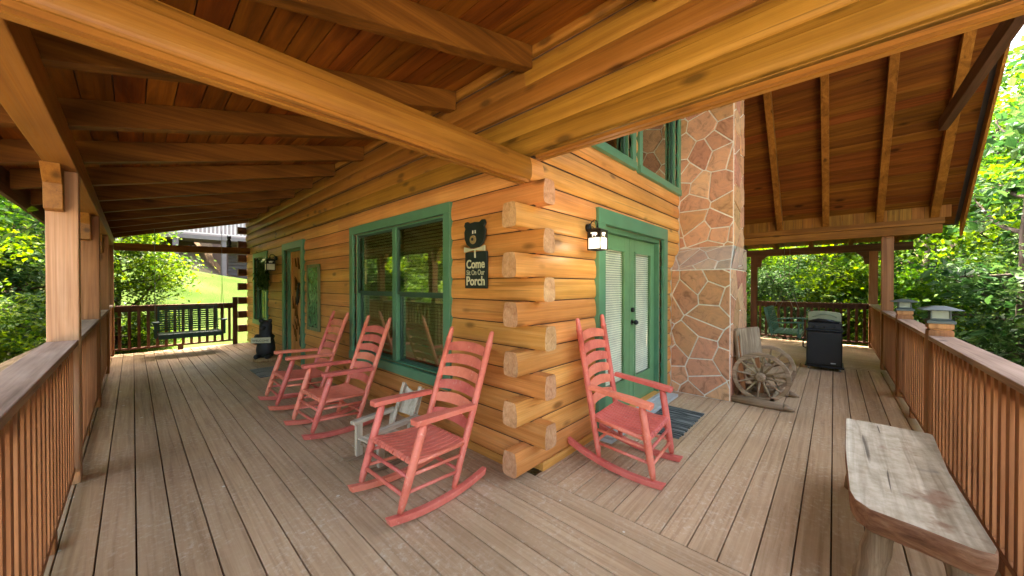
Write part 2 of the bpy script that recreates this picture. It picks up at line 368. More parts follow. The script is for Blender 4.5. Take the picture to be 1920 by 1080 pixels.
g = MB(); g.add(vs_, fs_, True); go = g.build('ground', ground_mat(), recalc=False); tag(go, 'sloping ground with bright green lawn around the cabin', 'ground', kind='structure')
bounce_mask = [ss(-3.4, -4.2, y) * ss(1, -1, x) if y < 0 else ss(-3.4, -4.2, x) * ss(1.5, 0, y) for x, y, z in vs_]  # unseen pale ground added behind the camera to bounce light into the porch
ad = go.data.attributes.new('bounce_ground', 'FLOAT', 'POINT'); ad.data.foreach_set('value', bounce_mask)
at = go.data.attributes.new('lawn', 'FLOAT', 'POINT'); at.data.foreach_set('value', law)

# ------------------------------------------------------------------ deck floor
dk = MB(); P = .1445; gap = .0072
def board(a, b): dk.box(a, b)
for k in range(17):
    x1 = .06 - k * P; board((x1 - P + gap, -2.42, -.03), (x1, 9.15, 0))
dl = dk.build('deck_floor', DECKY, bevel=.002); tag(dl, 'brown board floor of the long left porch', 'deck', kind='structure')
dk = MB(); y = -1.6115 - 6 * P
while y < 0.02:
    a, b = max(y + gap, -2.42), min(y + P, .02)
    board((.06 + gap, a, -.03), (6.28, b, 0)); y += P
dr = dk.build('deck_floor', DECKX, bevel=.002); tag(dr, 'brown board floor running along the stone chimney side', 'deck', kind='structure')
dk = MB(); x = 6.28 + gap
while x < 9.5: board((x, -2.42, -.03), (x + P - gap, 2.4, 0)); x += P
df = dk.build('deck_floor', DECKY, bevel=.002); tag(df, 'crosswise boards of the far deck under the grill', 'deck', kind='structure')
js = MB()
js.box((-2.40, -2.42, -.26), (.05, 9.14, -.045)); js.box((.07, -2.42, -.26), (9.5, .0, -.045)); js.box((6.7, .01, -.26), (9.5, 2.4, -.045))
jo = js.build('deck_joists', DARKW['x']); tag(jo, 'dark joists beneath the porch boards', 'deck framing', kind='structure')

# ------------------------------------------------------------------ cabin
cabin = thing('log_cabin', 'honey coloured log cabin with stacked corner logs, green trim and stone chimney', 'cabin')
ZB, CH, TH = .0665, .1763, .14
PROF = [(0, .036), (.016, .034), (.018, .019), (.026, .0145), (.05, .0095), (.09, .0055), (.14, .0025), (.21, .0008), (.30, 0), (.42, .0002), (.54, .0012), (.66, .003), (.69, .0055), (.80, .0088), (.90, .0128), (.965, .0165), (.982, .020), (.984, .036), (1, .036)]
PROFB = [(0, .05), (.028, .049), (.03, .022), (.055, .015), (.10, .009), (.16, .0045), (.24, .0015), (.34, 0), (.66, .0015), (.70, .005), (.85, .012), (.970, .022), (.973, .05), (1, .05)]
def prof_clip(z0, z1, c0):
    PP = PROFB if c0 > 2.17 else PROF
    def d(z):
        t = min(1, max(0, (z - c0) / CH))
        for (a, da), (b, db) in zip(PP, PP[1:]):
            if a <= t <= b: return da + (db - da) * (t - a) / (b - a + 1e-9)
        return .032
    zs = [z0] + [c0 + a * CH for a, _ in PP if z0 + 1e-4 < c0 + a * CH < z1 - 1e-4] + [z1]
    return [(d(z), z) for z in zs]
def log_piece(mb, axis, a0, a1, z0, z1, c0, thru=False, back=False, jig=0):
    """axis 'y': left wall, outward -X ; axis 'x': gable wall, outward -Y"""
    pr = prof_clip(z0, z1, c0)
    poly = [(dd + jig, z) for dd, z in pr] + ([(TH - dd - .001, z) for dd, z in reversed(pr)] if back else [(TH, z1), (TH, z0)])
    n = len(poly); vs = []
    for a in (a0, a1):
        for dd, z in poly: vs.append((dd, a, z) if axis == 'y' else (a, dd, z))
    k = len(pr)
    fsm = [(i, i + 1, i + 1 + n, i + n) for i in range(k - 1)]
    m0 = len(mb.v)
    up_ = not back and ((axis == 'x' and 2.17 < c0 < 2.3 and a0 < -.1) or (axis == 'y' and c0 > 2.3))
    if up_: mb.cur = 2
    sm = mb.add(vs, fsm, False)
    rest = [(i, (i + 1) % n, (i + 1) % n + n, i + n) for i in range(k - 1, n)]
    mb.f += [tuple(q + m0 for q in f) for f in rest]; mb.sm += [False] * len(rest); mb.mi += [mb.cur] * len(rest)
    mb.cur = 1
    mb.f += [tuple(range(m0, m0 + n))[::-1], tuple(range(m0 + n, m0 + 2 * n))]; mb.sm += [False] * 2; mb.mi += [1, 1]; mb.cur = 0
def wall(axis, courses, ext, openings, limit=None):
    mb = MB(); seam = MB()
    for n in courses:
        c0 = ZB + n * CH; c1 = c0 + CH
        a0, a1 = ext(n)
        if limit:
            a1 = min(a1, limit(c1)[1]); a0 = max(a0, limit(c1)[0])
        if a1 <= a0: continue
        ops = [o for o in openings if o[3] > c0 + 1e-3 and o[2] < c1 - 1e-3]
        jig = random.uniform(0, .003)
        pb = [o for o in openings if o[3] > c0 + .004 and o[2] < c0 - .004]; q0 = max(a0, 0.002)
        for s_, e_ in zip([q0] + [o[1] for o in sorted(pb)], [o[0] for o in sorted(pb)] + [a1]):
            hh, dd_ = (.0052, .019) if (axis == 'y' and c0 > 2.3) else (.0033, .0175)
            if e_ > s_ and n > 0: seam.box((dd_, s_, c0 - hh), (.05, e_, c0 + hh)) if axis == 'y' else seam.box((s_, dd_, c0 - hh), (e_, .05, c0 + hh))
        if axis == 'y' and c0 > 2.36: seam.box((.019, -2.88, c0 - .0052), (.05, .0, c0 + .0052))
        cuts = sorted({a0, a1} | {q for o in ops for q in o[:2] if a0 < q < a1})
        for s, e in zip(cuts, cuts[1:]):
            mid = (s + e) / 2; oo = [o for o in ops if o[0] < mid < o[1]]
            if not oo:
                # split long runs at a butt joint
                pts = [s]; q = s + random.uniform(2.2, 4.2)
                while q < e - 1.2 and n % 2 == (1 if axis == 'x' else 0): pts.append(q); q += random.uniform(3, 4.5)
                pts.append(e)
                for u, v in zip(pts, pts[1:]): log_piece(mb, axis, u + (.0012 if u != s else 0) + (random.uniform(-.014, .006) if -.3 < u < 0 else 0), v, c0, c1 - (.0 if u > 0 or u < -.3 else .0), c0, jig=jig, back=(-.3 < u < 0))
            else:
                if oo[0][2] > c0 + .004: log_piece(mb, axis, s, e, c0, oo[0][2], c0, jig=jig)
                if oo[0][3] < c1 - .004: log_piece(mb, axis, s, e, oo[0][3], c1, c0, jig=jig)
    seam.build('seam_shade', SEAM, cabin)  # added dark strips that stand in for groove shade and dirt
    return mb
def smooth_mark(o):
    pass
WIN1 = (1.05, 3.01, .56, 2.08); LDOOR = (5.08, 6.06, -.1, 2.08); WIN2 = (7.44, 8.5, .62, 2.06)
FD = (1.06, 2.60, -.1, 2.0); UW1 = (.83, 1.68, 2.76, 3.9); UW2 = (1.94, 3.19, 2.76, 4.7)
# left wall (faces -X); odd courses pass the corner, above the beam everything runs forward to the gable front
def extL(n):
    if n == 13: return (-2.9, 9.5)
    if n > 13: return (-2.9 + (.0 if n % 2 else .002), 9.5)
    return (-.105, 9.5) if n % 2 else (.1395, 9.36)
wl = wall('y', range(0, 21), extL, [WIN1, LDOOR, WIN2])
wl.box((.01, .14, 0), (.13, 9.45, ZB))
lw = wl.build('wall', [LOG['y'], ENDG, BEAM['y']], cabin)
for v in lw.data.vertices:
    if v.co.z > 2.34 and v.co.y < 0: v.co.z -= v.co.y * .014
def extR(n):
    if n == 12: return (.1395, 6.5)
    if n > 12: return (.1395, 6.5)
    return (-.16, 6.5) if n % 2 == 0 else (.1395, 6.5)
def lim(z):
    e = z - 3.05
    return (.1395 if z > 3.2 else -9, 9) if e < 0 else (max(.1395, e), 6.5 - e)
def lim2(z):
    if z < 2.6: return (-9, 9)
    return (max(.1395, z - 2.75), 6.5 - (z - 2.75))
wr = wall('x', range(0, 34), extR, [FD, UW1, UW2], lim2)
log_piece(wr, 'x', -2.36, -.001, ZB + 12 * CH, ZB + 13 * CH, ZB + 12 * CH)
log_piece(wr, 'x', .0, .139, ZB + 12 * CH, ZB + 13 * CH, ZB + 12 * CH)
wr.box((.145, .01, 0), (6.48, .13, ZB))
rw = wr.build('wall', [LOG['x'], ENDG, BEAM['x']], cabin)
# far corner of the left wall: ends of the back wall logs
for n in range(1, 18, 2):
    fe = MB(); c0 = ZB + n * CH; log_piece(fe, 'x', -.17, .0, c0, c0 + CH, c0, back=True)
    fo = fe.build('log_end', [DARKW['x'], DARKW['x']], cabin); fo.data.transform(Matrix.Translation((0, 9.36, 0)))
# inner lining so the rooms are dark
li = MB(); li.box((.145, .3, 0), (.16, 9.3, 3.4)); li.box((.3, .145, 0), (6.4, .16, 5.4))
# (openings are backed by blinds and dark boxes below instead of the lining)

# ---- beams
bm_ = MB(); bm_.box((-2.36, -2.95, 2.225), (-2.225, 9.3, 2.40)); bm_.build('eave_beam', BEAM['y'], cabin, bevel=.006)
# grooves (tongues) on the underside of the two big log beams
gr = MB()
for yy in (.015, .062): gr.box((-2.22, yy, ZB + 12 * CH - .018), (-.02, yy + .032, ZB + 12 * CH + .004))
gr.build('beam_tongue', BEAM['x'], cabin)
gr = MB()
for xx in (.015, .062): gr.box((xx, -2.85, ZB + 13 * CH - .018), (xx + .032, -.02, ZB + 13 * CH + .004))
gr.build('beam_tongue', BEAM['y'], cabin)
# ---- left porch roof
def zl(x): return 2.985 + .27 * x              # underside of rafters
RD = .165
def slope_prism(mb, x0, x1, y0, y1, zb, zt, fn=zl):
    poly = [(x0, fn(x0) + zb), (x1, fn(x1) + zb), (x1, fn(x1) + zt), (x0, fn(x0) + zt)]
    mb.prism(poly, (0, y0, 0), (1, 0, 0), (0, 0, 1), (0, y1 - y0, 0))
for i in range(-3, 11):
    yc = .0 + i * .917 + (.04 if i == 0 else 0)
    mb = MB(); slope_prism(mb, -2.68, -.002, yc - .045, yc + .045, 0, RD); mb.build('rafter', RAFT['x'], cabin, bevel=.004)
cb = MB(); x = -2.72
while x < -.01:
    x2 = min(x + .136, .0); slope_prism(cb, x + .006, x2, -3.0, 9.62, RD + .001, RD + .02); x = x + .136
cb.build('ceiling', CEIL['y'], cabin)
cb = MB(); slope_prism(cb, -2.86, -.001, -3.05, 9.7, RD + .024, RD + .07); cb.build('roof', paint('roof_metal', (.05, .04, .03, 1), .6), cabin)
fb = MB(); fb.box((-2.73, -3.02, 2.20), (-2.70, 9.66, 2.46)); fb.build('fascia', DARKW['y'], cabin)
# ---- high gable roof over the chimney side
SL = 1.0; XE = 6.5; XR = 3.25; ZE = 2.49
def zg(x): return ZE + SL * (XE - x)
def zn(x): return ZE + .9 + SL * (x - 0.0) * ((zg(XR) - ZE - .9) / XR)
for yy in (-.84, -1.5, -2.17, -2.76):
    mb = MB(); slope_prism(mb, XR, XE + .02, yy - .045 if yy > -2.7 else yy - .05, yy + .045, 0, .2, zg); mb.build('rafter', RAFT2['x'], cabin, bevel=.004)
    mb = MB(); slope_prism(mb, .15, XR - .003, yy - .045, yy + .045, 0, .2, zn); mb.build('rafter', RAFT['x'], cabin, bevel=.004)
cb = MB(); t = XR
while t < XE + .28:
    slope_prism(cb, t + .008, min(t + .094, XE + .3), -3.0, 2.5, .201, .22, zg); t += .094
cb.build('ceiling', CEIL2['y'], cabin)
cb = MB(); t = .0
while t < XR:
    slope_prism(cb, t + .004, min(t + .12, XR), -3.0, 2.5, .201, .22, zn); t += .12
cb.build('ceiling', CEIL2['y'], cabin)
cb = MB(); slope_prism(cb, XR, XE + .34, -3.05, 9, .225, .28, zg); slope_prism(cb, -.0, XR - .001, -3.05, 9, .225, .28, zn); cb.build('roof', bpy.data.materials['roof_metal'], cabin)
# frieze boards + eave beam at far side
mb = MB(); y = -2.93
while y < -.02: mb.box((XE + .03, y, 2.475), (XE + .05, y + .13, 2.80)); y += .135
mb.build('frieze_board', RAFT2['z'], cabin)
mb = MB(); mb.box((XE - .03, -2.86, 2.375), (XE + .12, -.002, 2.47)); mb.build('eave_beam', RAFT2['y'], cabin, bevel=.004)
mb = MB(); mb.box((XE - .015, -2.84, 2.235), (XE + .105, -.002, 2.368)); mb.build('eave_beam', RAFT2['y'], cabin, bevel=.004)
mb = MB(); mb.box((XE + .125, -2.72, 2.50), (XE + .14, 2.4, 3.0)); mb.build('frieze_board', DARKW['z'], cabin)
# collar beam across the gable front and rake boards
mb = MB(); mb.box((.5, -2.72, 3.50), (5.42, -2.64, 3.66)); mb.build('collar_beam', DARKW['x'], cabin, bevel=.004)
mb = MB(); slope_prism(mb, XR, XE + .3, -3.08, -3.052, .0, .29, zg); slope_prism(mb, 0, XR - .001, -3.08, -3.052, .0, .29, zn); mb.build('fascia', BEAM['x'], cabin)
# ---- right end shed roof over the far deck
def zs(x): return 2.54 - .09 * (x - 6.6)
mb = MB()
for yy in (-2.6, -1.9, -1.2, -.5, .2): slope_prism(mb, 6.66, 9.75, yy - .04, yy + .04, .06, .2, zs)
mb.build('shed_rafters', RAFT['x'], cabin)
mb = MB(); y = -2.95
while y < 2.4: mb.box((6.65, y, 0), (9.9, y + .13, .018)); y += .136
o = mb.build('ceiling', CEIL['x'], cabin)
for v in o.data.vertices: v.co.z += zs(v.co.x) + .205
mb = MB(); slope_prism(mb, 6.64, 9.95, -3.0, 2.5, .235, .28, zs); mb.build('roof', bpy.data.materials['roof_metal'], cabin)
mb = MB(); mb.box((9.34, -2.86, 2.19), (9.48, 2.4, 2.36)); mb.build('eave_beam', DARKW['y'], cabin, bevel=.004)
# low tie beam at the far end of the left porch
mb = MB(); mb.bar((-2.22, 9.05, 2.20), (-.0, 9.05, 2.265), .1, .15); mb.build('tie_beam', RAFT['x'], cabin, bevel=.004)

# ---- posts with braces
def post(x0, y0, wx, wy, z1, mat, label=None, braces=()):
    mb = MB(); mb.box((x0, y0, 0), (x0 + wx, y0 + wy, z1)); p = mb.build('post', mat, cabin, bevel=.006, label=label)
    for b in braces: b(p)
def brace_y(x0, x1, yf, sgn, zb, zt, mat):
    def f(p):
        L_ = zt - zb - .18
        poly = [(0, zb), (.0, zt), (L_ + .14, zt), (L_, zt - .001), (.10, zb + .19), (.085, zb)]
        poly = [(0, zb), (.09, zb), (.11, zb + .17), (.11 + L_ * .95, zt), (0, zt)]
        mb = MB(); mb.prism([(a * sgn, b) for a, b in poly], (x0, yf, 0), (0, 1, 0), (0, 0, 1), (x1 - x0, 0, 0)); mb.build('brace', mat, p, bevel=.004)
    return f
def brace2(x0, x1, yf, sgn, zb, zt, mat, dd=.15):
    """45 degree brace of depth dd with a plumb cut nose"""
    def f(p):
        Lr = zt - zb - .17
        poly = [(0.001, zb), (.075, zb + .01), (.10, zb + .18), (.10 + Lr, zt - .002), (.10 + Lr - .21, zt - .002), (.001, zb + .36)]
        mb = MB(); mb.prism([(a * sgn, b) for a, b in poly], (x0, yf, 0), (0, 1, 0), (0, 0, 1), (x1 - x0, 0, 0)); mb.build('brace', mat, p, bevel=.004)
    return f
for i, yy in enumerate((2.36, 4.66, 6.96, 9.02)):
    br = [brace2(-2.37, -2.285, yy, -1, 1.93, 2.224, BEAM['y'])]
    if i < 3: br.append(brace2(-2.37, -2.285, yy + .14, 1, 1.93, 2.224, BEAM['y']))
    post(-2.37, yy, .145, .14, 2.224, RED['z'] if i else wood('pale_post', 'z', [(.42, .20, .085, 1), (.56, .31, .15, 1), (.66, .41, .23, 1)], rough=.55, knots=.35, across=14), 'pale sanded porch post with round knot beside the railing' if i == 0 else None, br)
post(6.55, -2.34, .14, .14, 2.235, RED['z'])
post(9.34, -2.34, .14, .14, 2.19, RED['z'], None, [brace2(9.35, 9.47, -2.2, 1, 1.90, 2.19, DARKW['y'])])
post(9.34, -.10, .14, .14, 2.19, DARKW['z'], None, [brace2(9.35, 9.47, -.10, -1, 1.90, 2.19, DARKW['y'])])

# ---- chimney
ch = MB()
x0, x1, yd = 2.95, 3.94, -.69
def tap(z): return 0
pts = []
levels = [(0, x0, x1, yd), (1.62, x0, x1, yd), (1.93, 3.28, x1 - .03, -.66), (6.9, 3.28, x1 - .03, -.66)]
vs = []; fs = []
for z, a, b, yv in levels: vs += [(a, .08, z), (a, yv, z), (b, yv, z), (b, .08, z)]
for i in range(3):
    for k in range(4): fs.append((i * 4 + k, i * 4 + (k + 1) % 4, i * 4 + 4 + (k + 1) % 4, i * 4 + 4 + k))
fs.append((12, 13, 14, 15)); ch.add(vs, fs); ch.mi[4:8] = [1] * 4; cho = ch.build('chimney', MORTAR, cabin)
srn = random.Random(17)
def clip_poly(poly, nx, ny, d):
    out = []
    for k in range(len(poly)):
        a, b = poly[k], poly[(k + 1) % len(poly)]; da = a[0] * nx + a[1] * ny - d; db = b[0] * nx + b[1] * ny - d
        if da <= 0: out.append(a)
        if (da < 0) != (db < 0) and abs(da - db) > 1e-9: t = da / (da - db); out.append((a[0] + (b[0] - a[0]) * t, a[1] + (b[1] - a[1]) * t))
    return out
def shrink(poly, q):
    cx = sum(p[0] for p in poly) / len(poly); cy = sum(p[1] for p in poly) / len(poly); out = list(poly)
    for k in range(len(poly)):
        a, b = poly[k], poly[(k + 1) % len(poly)]; nx, ny = b[1] - a[1], a[0] - b[0]; L = math.hypot(nx, ny)
        if L < 1e-6: continue
        nx /= L; ny /= L
        if (cx - a[0]) * nx + (cy - a[1]) * ny > 0: nx, ny = -nx, -ny
        out = clip_poly(out, nx, ny, a[0] * nx + a[1] * ny - q)
        if len(out) < 3: return []
    return out
def stones(mb, o, ux, uy, nrm, quad, cw, chh, mi=0):
    # irregular flagstones set on a face: quad in (u, v)
    o, ux, uy, nrm = Vector(o), Vector(ux), Vector(uy), Vector(nrm).normalized()
    us = [p[0] for p in quad]; vs2 = [p[1] for p in quad]; seeds = []
    nu = max(1, round((max(us) - min(us)) / cw)); nv = max(1, round((max(vs2) - min(vs2)) / chh))
    for a in range(-1, nu + 1):
        for b in range(-1, nv + 1): seeds.append((min(us) + (a + .5 + srn.uniform(-.47, .47) + .25 * (b % 2)) * (max(us) - min(us)) / nu, min(vs2) + (b + .5 + srn.uniform(-.47, .47)) * (max(vs2) - min(vs2)) / nv))
    for p in seeds:
        poly = list(quad)
        for q in seeds:
            if q is p: continue
            nx, ny = q[0] - p[0], q[1] - p[1]; L = math.hypot(nx, ny)
            if L > 1.2: continue
            nx /= L; ny /= L; poly = clip_poly(poly, nx, ny, ((p[0] + q[0]) * nx + (p[1] + q[1]) * ny) / 2)
            if len(poly) < 3: break
        if len(poly) < 3: continue
        base = shrink(poly, .0078)
        if len(base) < 3: continue
        top = shrink(base, .006)
        if len(top) < 3: continue
        h = srn.uniform(.006, .016); n = len(base)
        if len(top) != n:
            cx = sum(t[0] for t in base) / n; cy = sum(t[1] for t in base) / n; top = [(cx + (t[0] - cx) * .92, cy + (t[1] - cy) * .92) for t in base]
        V = [o + ux * a + uy * b - nrm * .002 for a, b in base] + [o + ux * a + uy * b + nrm * h * .55 for a, b in base] + [o + ux * (a + srn.uniform(-.001, .001)) + uy * b + nrm * h for a, b in top]
        F = [(k, (k + 1) % n, n + (k + 1) % n, n + k) for k in range(n)] + [(n + k, n + (k + 1) % n, 2 * n + (k + 1) % n, 2 * n + k) for k in range(n)] + [tuple(range(2 * n, 3 * n))]
        mb.cur = mi; mb.add(V, F)
def facestones(mb, p00, p10, p01, p11, nrm, cw, chh, mi=0):
    p00 = Vector(p00); ux = (Vector(p10) - p00).normalized(); uy = Vector(nrm).normalized().cross(ux)
    if uy.z < 0: uy = -uy
    q = [((Vector(p) - p00).dot(ux), (Vector(p) - p00).dot(uy)) for p in (p00, p10, p11, p01)]
    stones(mb, p00, ux, uy, nrm, q, cw, chh, mi)
st_ = MB()
for (za, a, b, yv), (zb, a2, b2, yv2), mi in ((levels[0], levels[1], 0), (levels[1], levels[2], 1), (levels[2], levels[3], 0)):
    n1 = Vector((-(zb - za), 0, (a2 - a))).normalized() if a2 != a else Vector((-1, 0, 0))
    facestones(st_, (a, 0.0, za), (a, yv, za), (a2, 0.0, zb), (a2, yv2, zb), n1, .30, .25, mi)
    facestones(st_, (a, yv, za), (b, yv, za), (a2, yv2, zb), (b2, yv2, zb), (0, -1, 0), .30, .26, mi)
sto = st_.build('flagstones', [STONE, STONEG], cho)

# ---- windows and doors
def frame_boards(mb, ax, a0, a1, z0, z1, wd, d0, d1, sill=True, bottom=True, top=None):
    """trim boards around an opening, butted; d0..d1 outward depth (negative = out)"""
    tp = top or wd
    def bx(a, b, zz0, zz1, e0=d0, e1=d1):
        if ax == 'y': mb.box((e0, a, zz0), (e1, b, zz1))
        else: mb.box((a, e0, zz0), (b, e1, zz1))
    bx(a0 - wd, a0, z0 if bottom else 0.0, z1); bx(a1, a1 + wd, z0 if bottom else 0.0, z1)
    bx(a0 - wd, a1 + wd, z1, z1 + tp)
    if bottom: bx(a0 - wd, a1 + wd, z0 - wd, z0, d0 - (.012 if sill else 0), d1)
def panel_y(mb, a, b, z0, z1, e0, e1): mb.box((e0, a, z0), (e1, b, z1))
def dh_window(par_ax, a0, a1, z0, z1, mull=True, blinds=True, casing=.1, fixed=False):
    ax = par_ax
    fr = MB(); frame_boards(fr, ax, a0, a1, z0, z1, casing, -.022, .03)
    wn = fr.build('window', GREEN, cabin, bevel=.004)
    B = lambda mb, a, b, zz0, zz1, e0, e1: (mb.box((e0, a, zz0), (e1, b, zz1)) if ax == 'y' else mb.box((a, e0, zz0), (b, e1, zz1)))
    j = MB()                                                        # jamb
    B(j, a0 - .012, a0 + .012, z0, z1, .031, .14); B(j, a1 - .012, a1 + .012, z0, z1, .031, .14)
    B(j, a0 + .012, a1 - .012, z1 - .012, z1 + .012, .031, .14); B(j, a0 + .012, a1 - .012, z0 - .012, z0 + .012, .031, .14)
    units = [(a0 + .012, a1 - .012)]
    if mull:
        mdl = (a0 + a1) / 2; B(j, mdl - .04, mdl + .04, z0 + .012, z1 - .012, .028, .13); units = [(a0 + .012, mdl - .04), (mdl + .04, a1 - .012)]
    j.build('frame', GREEN, wn, bevel=.003)
    for u0, u1 in units:
        s = MB(); zm = (z0 + z1) / 2; t = .028
        e0, e1 = .052, .085
        zz = [(z0 + .012, zm, .078, .105), (zm, z1 - .012, .045, .072)] if not fixed else [(z0 + .012, z1 - .012, .06, .09)]
        for p, q, e0, e1 in zz:
            B(s, u0, u0 + t, p, q, e0, e1); B(s, u1 - t, u1, p, q, e0, e1)
            B(s, u0 + t, u1 - t, p, p + t, e0, e1); B(s, u0 + t, u1 - t, q - t, q, e0, e1)
        s.build('sash', SASH, wn, bevel=.002)
        gl = MB()
        for p, q, e0, e1 in zz: em = (e0 + e1) / 2; B(gl, u0 + t, u1 - t, p + t, q - t, em - .002, em + .002)
        gl.build('pane', GLASS, wn)
        if blinds:
            bl = MB(); z = z0 + .06
            while z < z1 - .05:
                if ax == 'y': bl.prism([(.112, z), (.112, z + .002), (.126, z + .030), (.126, z + .028)], (0, u0 + .02, 0), (1, 0, 0), (0, 0, 1), (0, u1 - u0 - .04, 0))
                z += .036
            bl.build('blind', WHITEP, wn)
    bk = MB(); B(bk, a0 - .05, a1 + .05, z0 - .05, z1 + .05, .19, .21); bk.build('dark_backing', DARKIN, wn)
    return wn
dh_window('y', *WIN1[:2], *WIN1[2:])
dh_window('y', *WIN2[:2], *WIN2[2:], mull=False, blinds=False)
dh_window('x', *UW1[:2], *UW1[2:], mull=False, blinds=False, casing=.085, fixed=True)
dh_window('x', *UW2[:2], *UW2[2:], mull=False, blinds=False, casing=.085, fixed=True)
# french door
a0, a1, z0, z1 = FD
fr = MB(); frame_boards(fr, 'x', a0, a1, .03, z1, .13, -.03, .03, bottom=False, top=.14); fd = fr.build('french_door', GREEN, cabin, bevel=.004)
j = MB(); j.box((a0 - .02, .031, .03), (a0 + .03, .15, z1 - .05)); j.box((a1 - .03, .031, .03), (a1 + .02, .15, z1 - .05)); j.box((a0 - .02, .031, z1 - .05), (a1 + .02, .15, z1 + .01)); j.build('frame', GREEN, fd, bevel=.003)
j = MB(); j.box((a0 - .14, -.16, .0), (a1 + .14, -.031, .035)); j.box((a0 + .03, -.03, .0), (a1 - .03, .15, .06)); j.build('threshold', SILL, fd, bevel=.006)
mdl = (a0 + a1) / 2
for s0, s1, nm in ((a0 + .033, mdl - .003, 0), (mdl + .003, a1 - .033, 1)):
    d = MB(); t = .125
    d.box((s0, .085, .065), (s0 + t, .125, z1 - .055)); d.box((s1 - t, .085, .065), (s1, .125, z1 - .055))
    d.box((s0 + t, .085, .065), (s1 - t, .125, .36)); d.box((s0 + t, .085, z1 - .055 - .14), (s1 - t, .125, z1 - .055))
    e = .02
    for p, q in (((s0 + t, .072, .36), (s0 + t + e, .0849, z1 - .195)), ((s1 - t - e, .072, .36), (s1 - t, .0849, z1 - .195)), ((s0 + t + e, .072, .36), (s1 - t - e, .0849, .36 + e)), ((s0 + t + e, .072, z1 - .195 - e), (s1 - t - e, .0849, z1 - .195))): d.box(p, q)
    d.box((s0 + .1, .079, .12), (s1 - .1, .0848, .31))
    leaf = d.build('door_leaf', DOORG, fd, bevel=.003)
    gl = MB(); gl.box((s0 + t, .100, .36), (s1 - t, .104, z1 - .195)); gl.build('pane', CLEAR, fd)
    bl = MB(); z = .38
    while z < z1 - .22: bl.prism([(.110, z), (.110, z + .0015), (.116, z + .0175), (.116, z + .016)], (s0 + t + .004, 0, 0), (0, 1, 0), (0, 0, 1), (s1 - s0 - 2 * t - .008, 0, 0)); z += .0245
    bl.build('blind', WHITEP, fd)
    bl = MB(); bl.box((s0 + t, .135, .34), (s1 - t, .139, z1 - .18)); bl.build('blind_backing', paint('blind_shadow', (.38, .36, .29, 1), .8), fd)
k = MB(); k.tube([(mdl + .065, .085, 1.0), (mdl + .065, .05, 1.0)], .012); k.ball((mdl + .065, .035, 1.0), .028); k.tube([(mdl + .065, .085, 1.0), (mdl + .065, .079, 1.0)], .03, 16)
k.tube([(mdl + .065, .085, 1.14), (mdl + .065, .06, 1.14)], [.028, .024], 16); k.build('handle', BLACKM, fd)
# left door with carved branches
a0, a1, z0, z1 = LDOOR
fr = MB(); frame_boards(fr, 'y', a0, a1, .03, z1, .11, -.03, .03, bottom=False, top=.12); ld = fr.build('front_door', GREEN, cabin, bevel=.004)
j = MB(); j.box((.031, a0 - .02, .03), (.15, a0 + .02, z1)); j.box((.031, a1 - .02, .03), (.15, a1 + .02, z1)); j.box((.031, a0 + .02, z1 - .03), (.15, a1 - .02, z1)); j.build('frame', GREEN, ld)
d = MB(); d.box((.10, a0 + .021, .02), (.145, a1 - .021, z1 - .031)); d.box((.085, a0 + .021, .02), (.0999, a0 + .11, z1 - .031)); d.box((.085, a1 - .11, .02), (.0999, a1 - .021, z1 - .031)); d.box((.085, a0 + .11, z1 - .14), (.0999, a1 - .11, z1 - .031)); d.box((.085, a0 + .11, .02), (.0999, a1 - .11, .2))
d.build('door_leaf', LOG['z'], ld, bevel=.003)
rb = random.Random(5); br = MB()
for k in range(26):
    y = rb.uniform(a0 + .14, a1 - .14); z = rb.uniform(.3, 1.8); pts = [Vector((.088, y, z))]; d_ = Vector((0, rb.uniform(-.5, .5), 1)).normalized()
    for q in range(4): pts.append(pts[-1] + d_ * .06); d_ = (d_ + Vector((0, rb.uniform(-.5, .5), 0))).normalized()
    br.tube([(p.x, min(a1 - .12, max(a0 + .12, p.y)), min(1.92, p.z)) for p in pts], [.014, .012, .01, .008, .005], 6)
br.build('carved_branch', RAFT['z'], ld)
br = MB()
for (yy, zz, s) in ((5.42, .55, 1.0), (5.62, 1.25, .8)):
    br.ball((.09, yy, zz), (.02, .09 * s, .2 * s), lump=.3, seed=zz); br.ball((.088, yy - .07 * s, zz + .22 * s), (.02, .06 * s, .06 * s)); br.ball((.09, yy + .07 * s, zz - .15 * s), (.02, .05 * s, .1 * s))
br.build('carved_bear', BLACK, ld)
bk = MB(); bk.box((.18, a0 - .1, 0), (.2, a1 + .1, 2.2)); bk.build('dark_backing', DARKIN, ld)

# ------------------------------------------------------------------ railings
def railing(label, ax, a0, a1, c, z, face, mats=(CAPW, RED), pitch=.125, near=False, sup=()):
    """ax: run axis; c: inner face coordinate; face: +1 outward is +, -1 outward is -"""
    t = thing('porch_railing', label, 'railing', group='railing sections around the porch')
    cap, red = mats
    B = lambda mb, p, q, e0, e1, zz0, zz1: (mb.box((p, c + face * e0, zz0), (q, c + face * e1, zz1)) if ax == 'x' else mb.box((c + face * e0, p, zz0), (c + face * e1, q, zz1)))
    m = MB(); B(m, a0, a1, 0.0, .145, z - .038, z); m.build('cap_rail', cap[ax], t, bevel=.005)
    m = MB(); B(m, a0, a1, .062, .098, z - .13, z - .039); m.build('top_rail', red[ax], t, bevel=.003)
    m = MB(); B(m, a0, a1, .02, .1, .085, .122); m.build('bottom_rail', red[ax], t, bevel=.003)
    n = int((a1 - a0) / pitch); st = (a1 - a0) / n
    me = None
    for k in range(n):
        p = a0 + (k + .5) * st
        m = MB(); B(m, p - .024, p + .024, .022, .061, .1225, z - .039)
        m.build('baluster', red['z'], t)
    for p in sup:
        m = MB(); B(m, p - .045, p + .045, .02, .1, .0, .084); m.build('support_block', red['z'], t, bevel=.003)
    return t
ZL, ZR = 1.03, .995
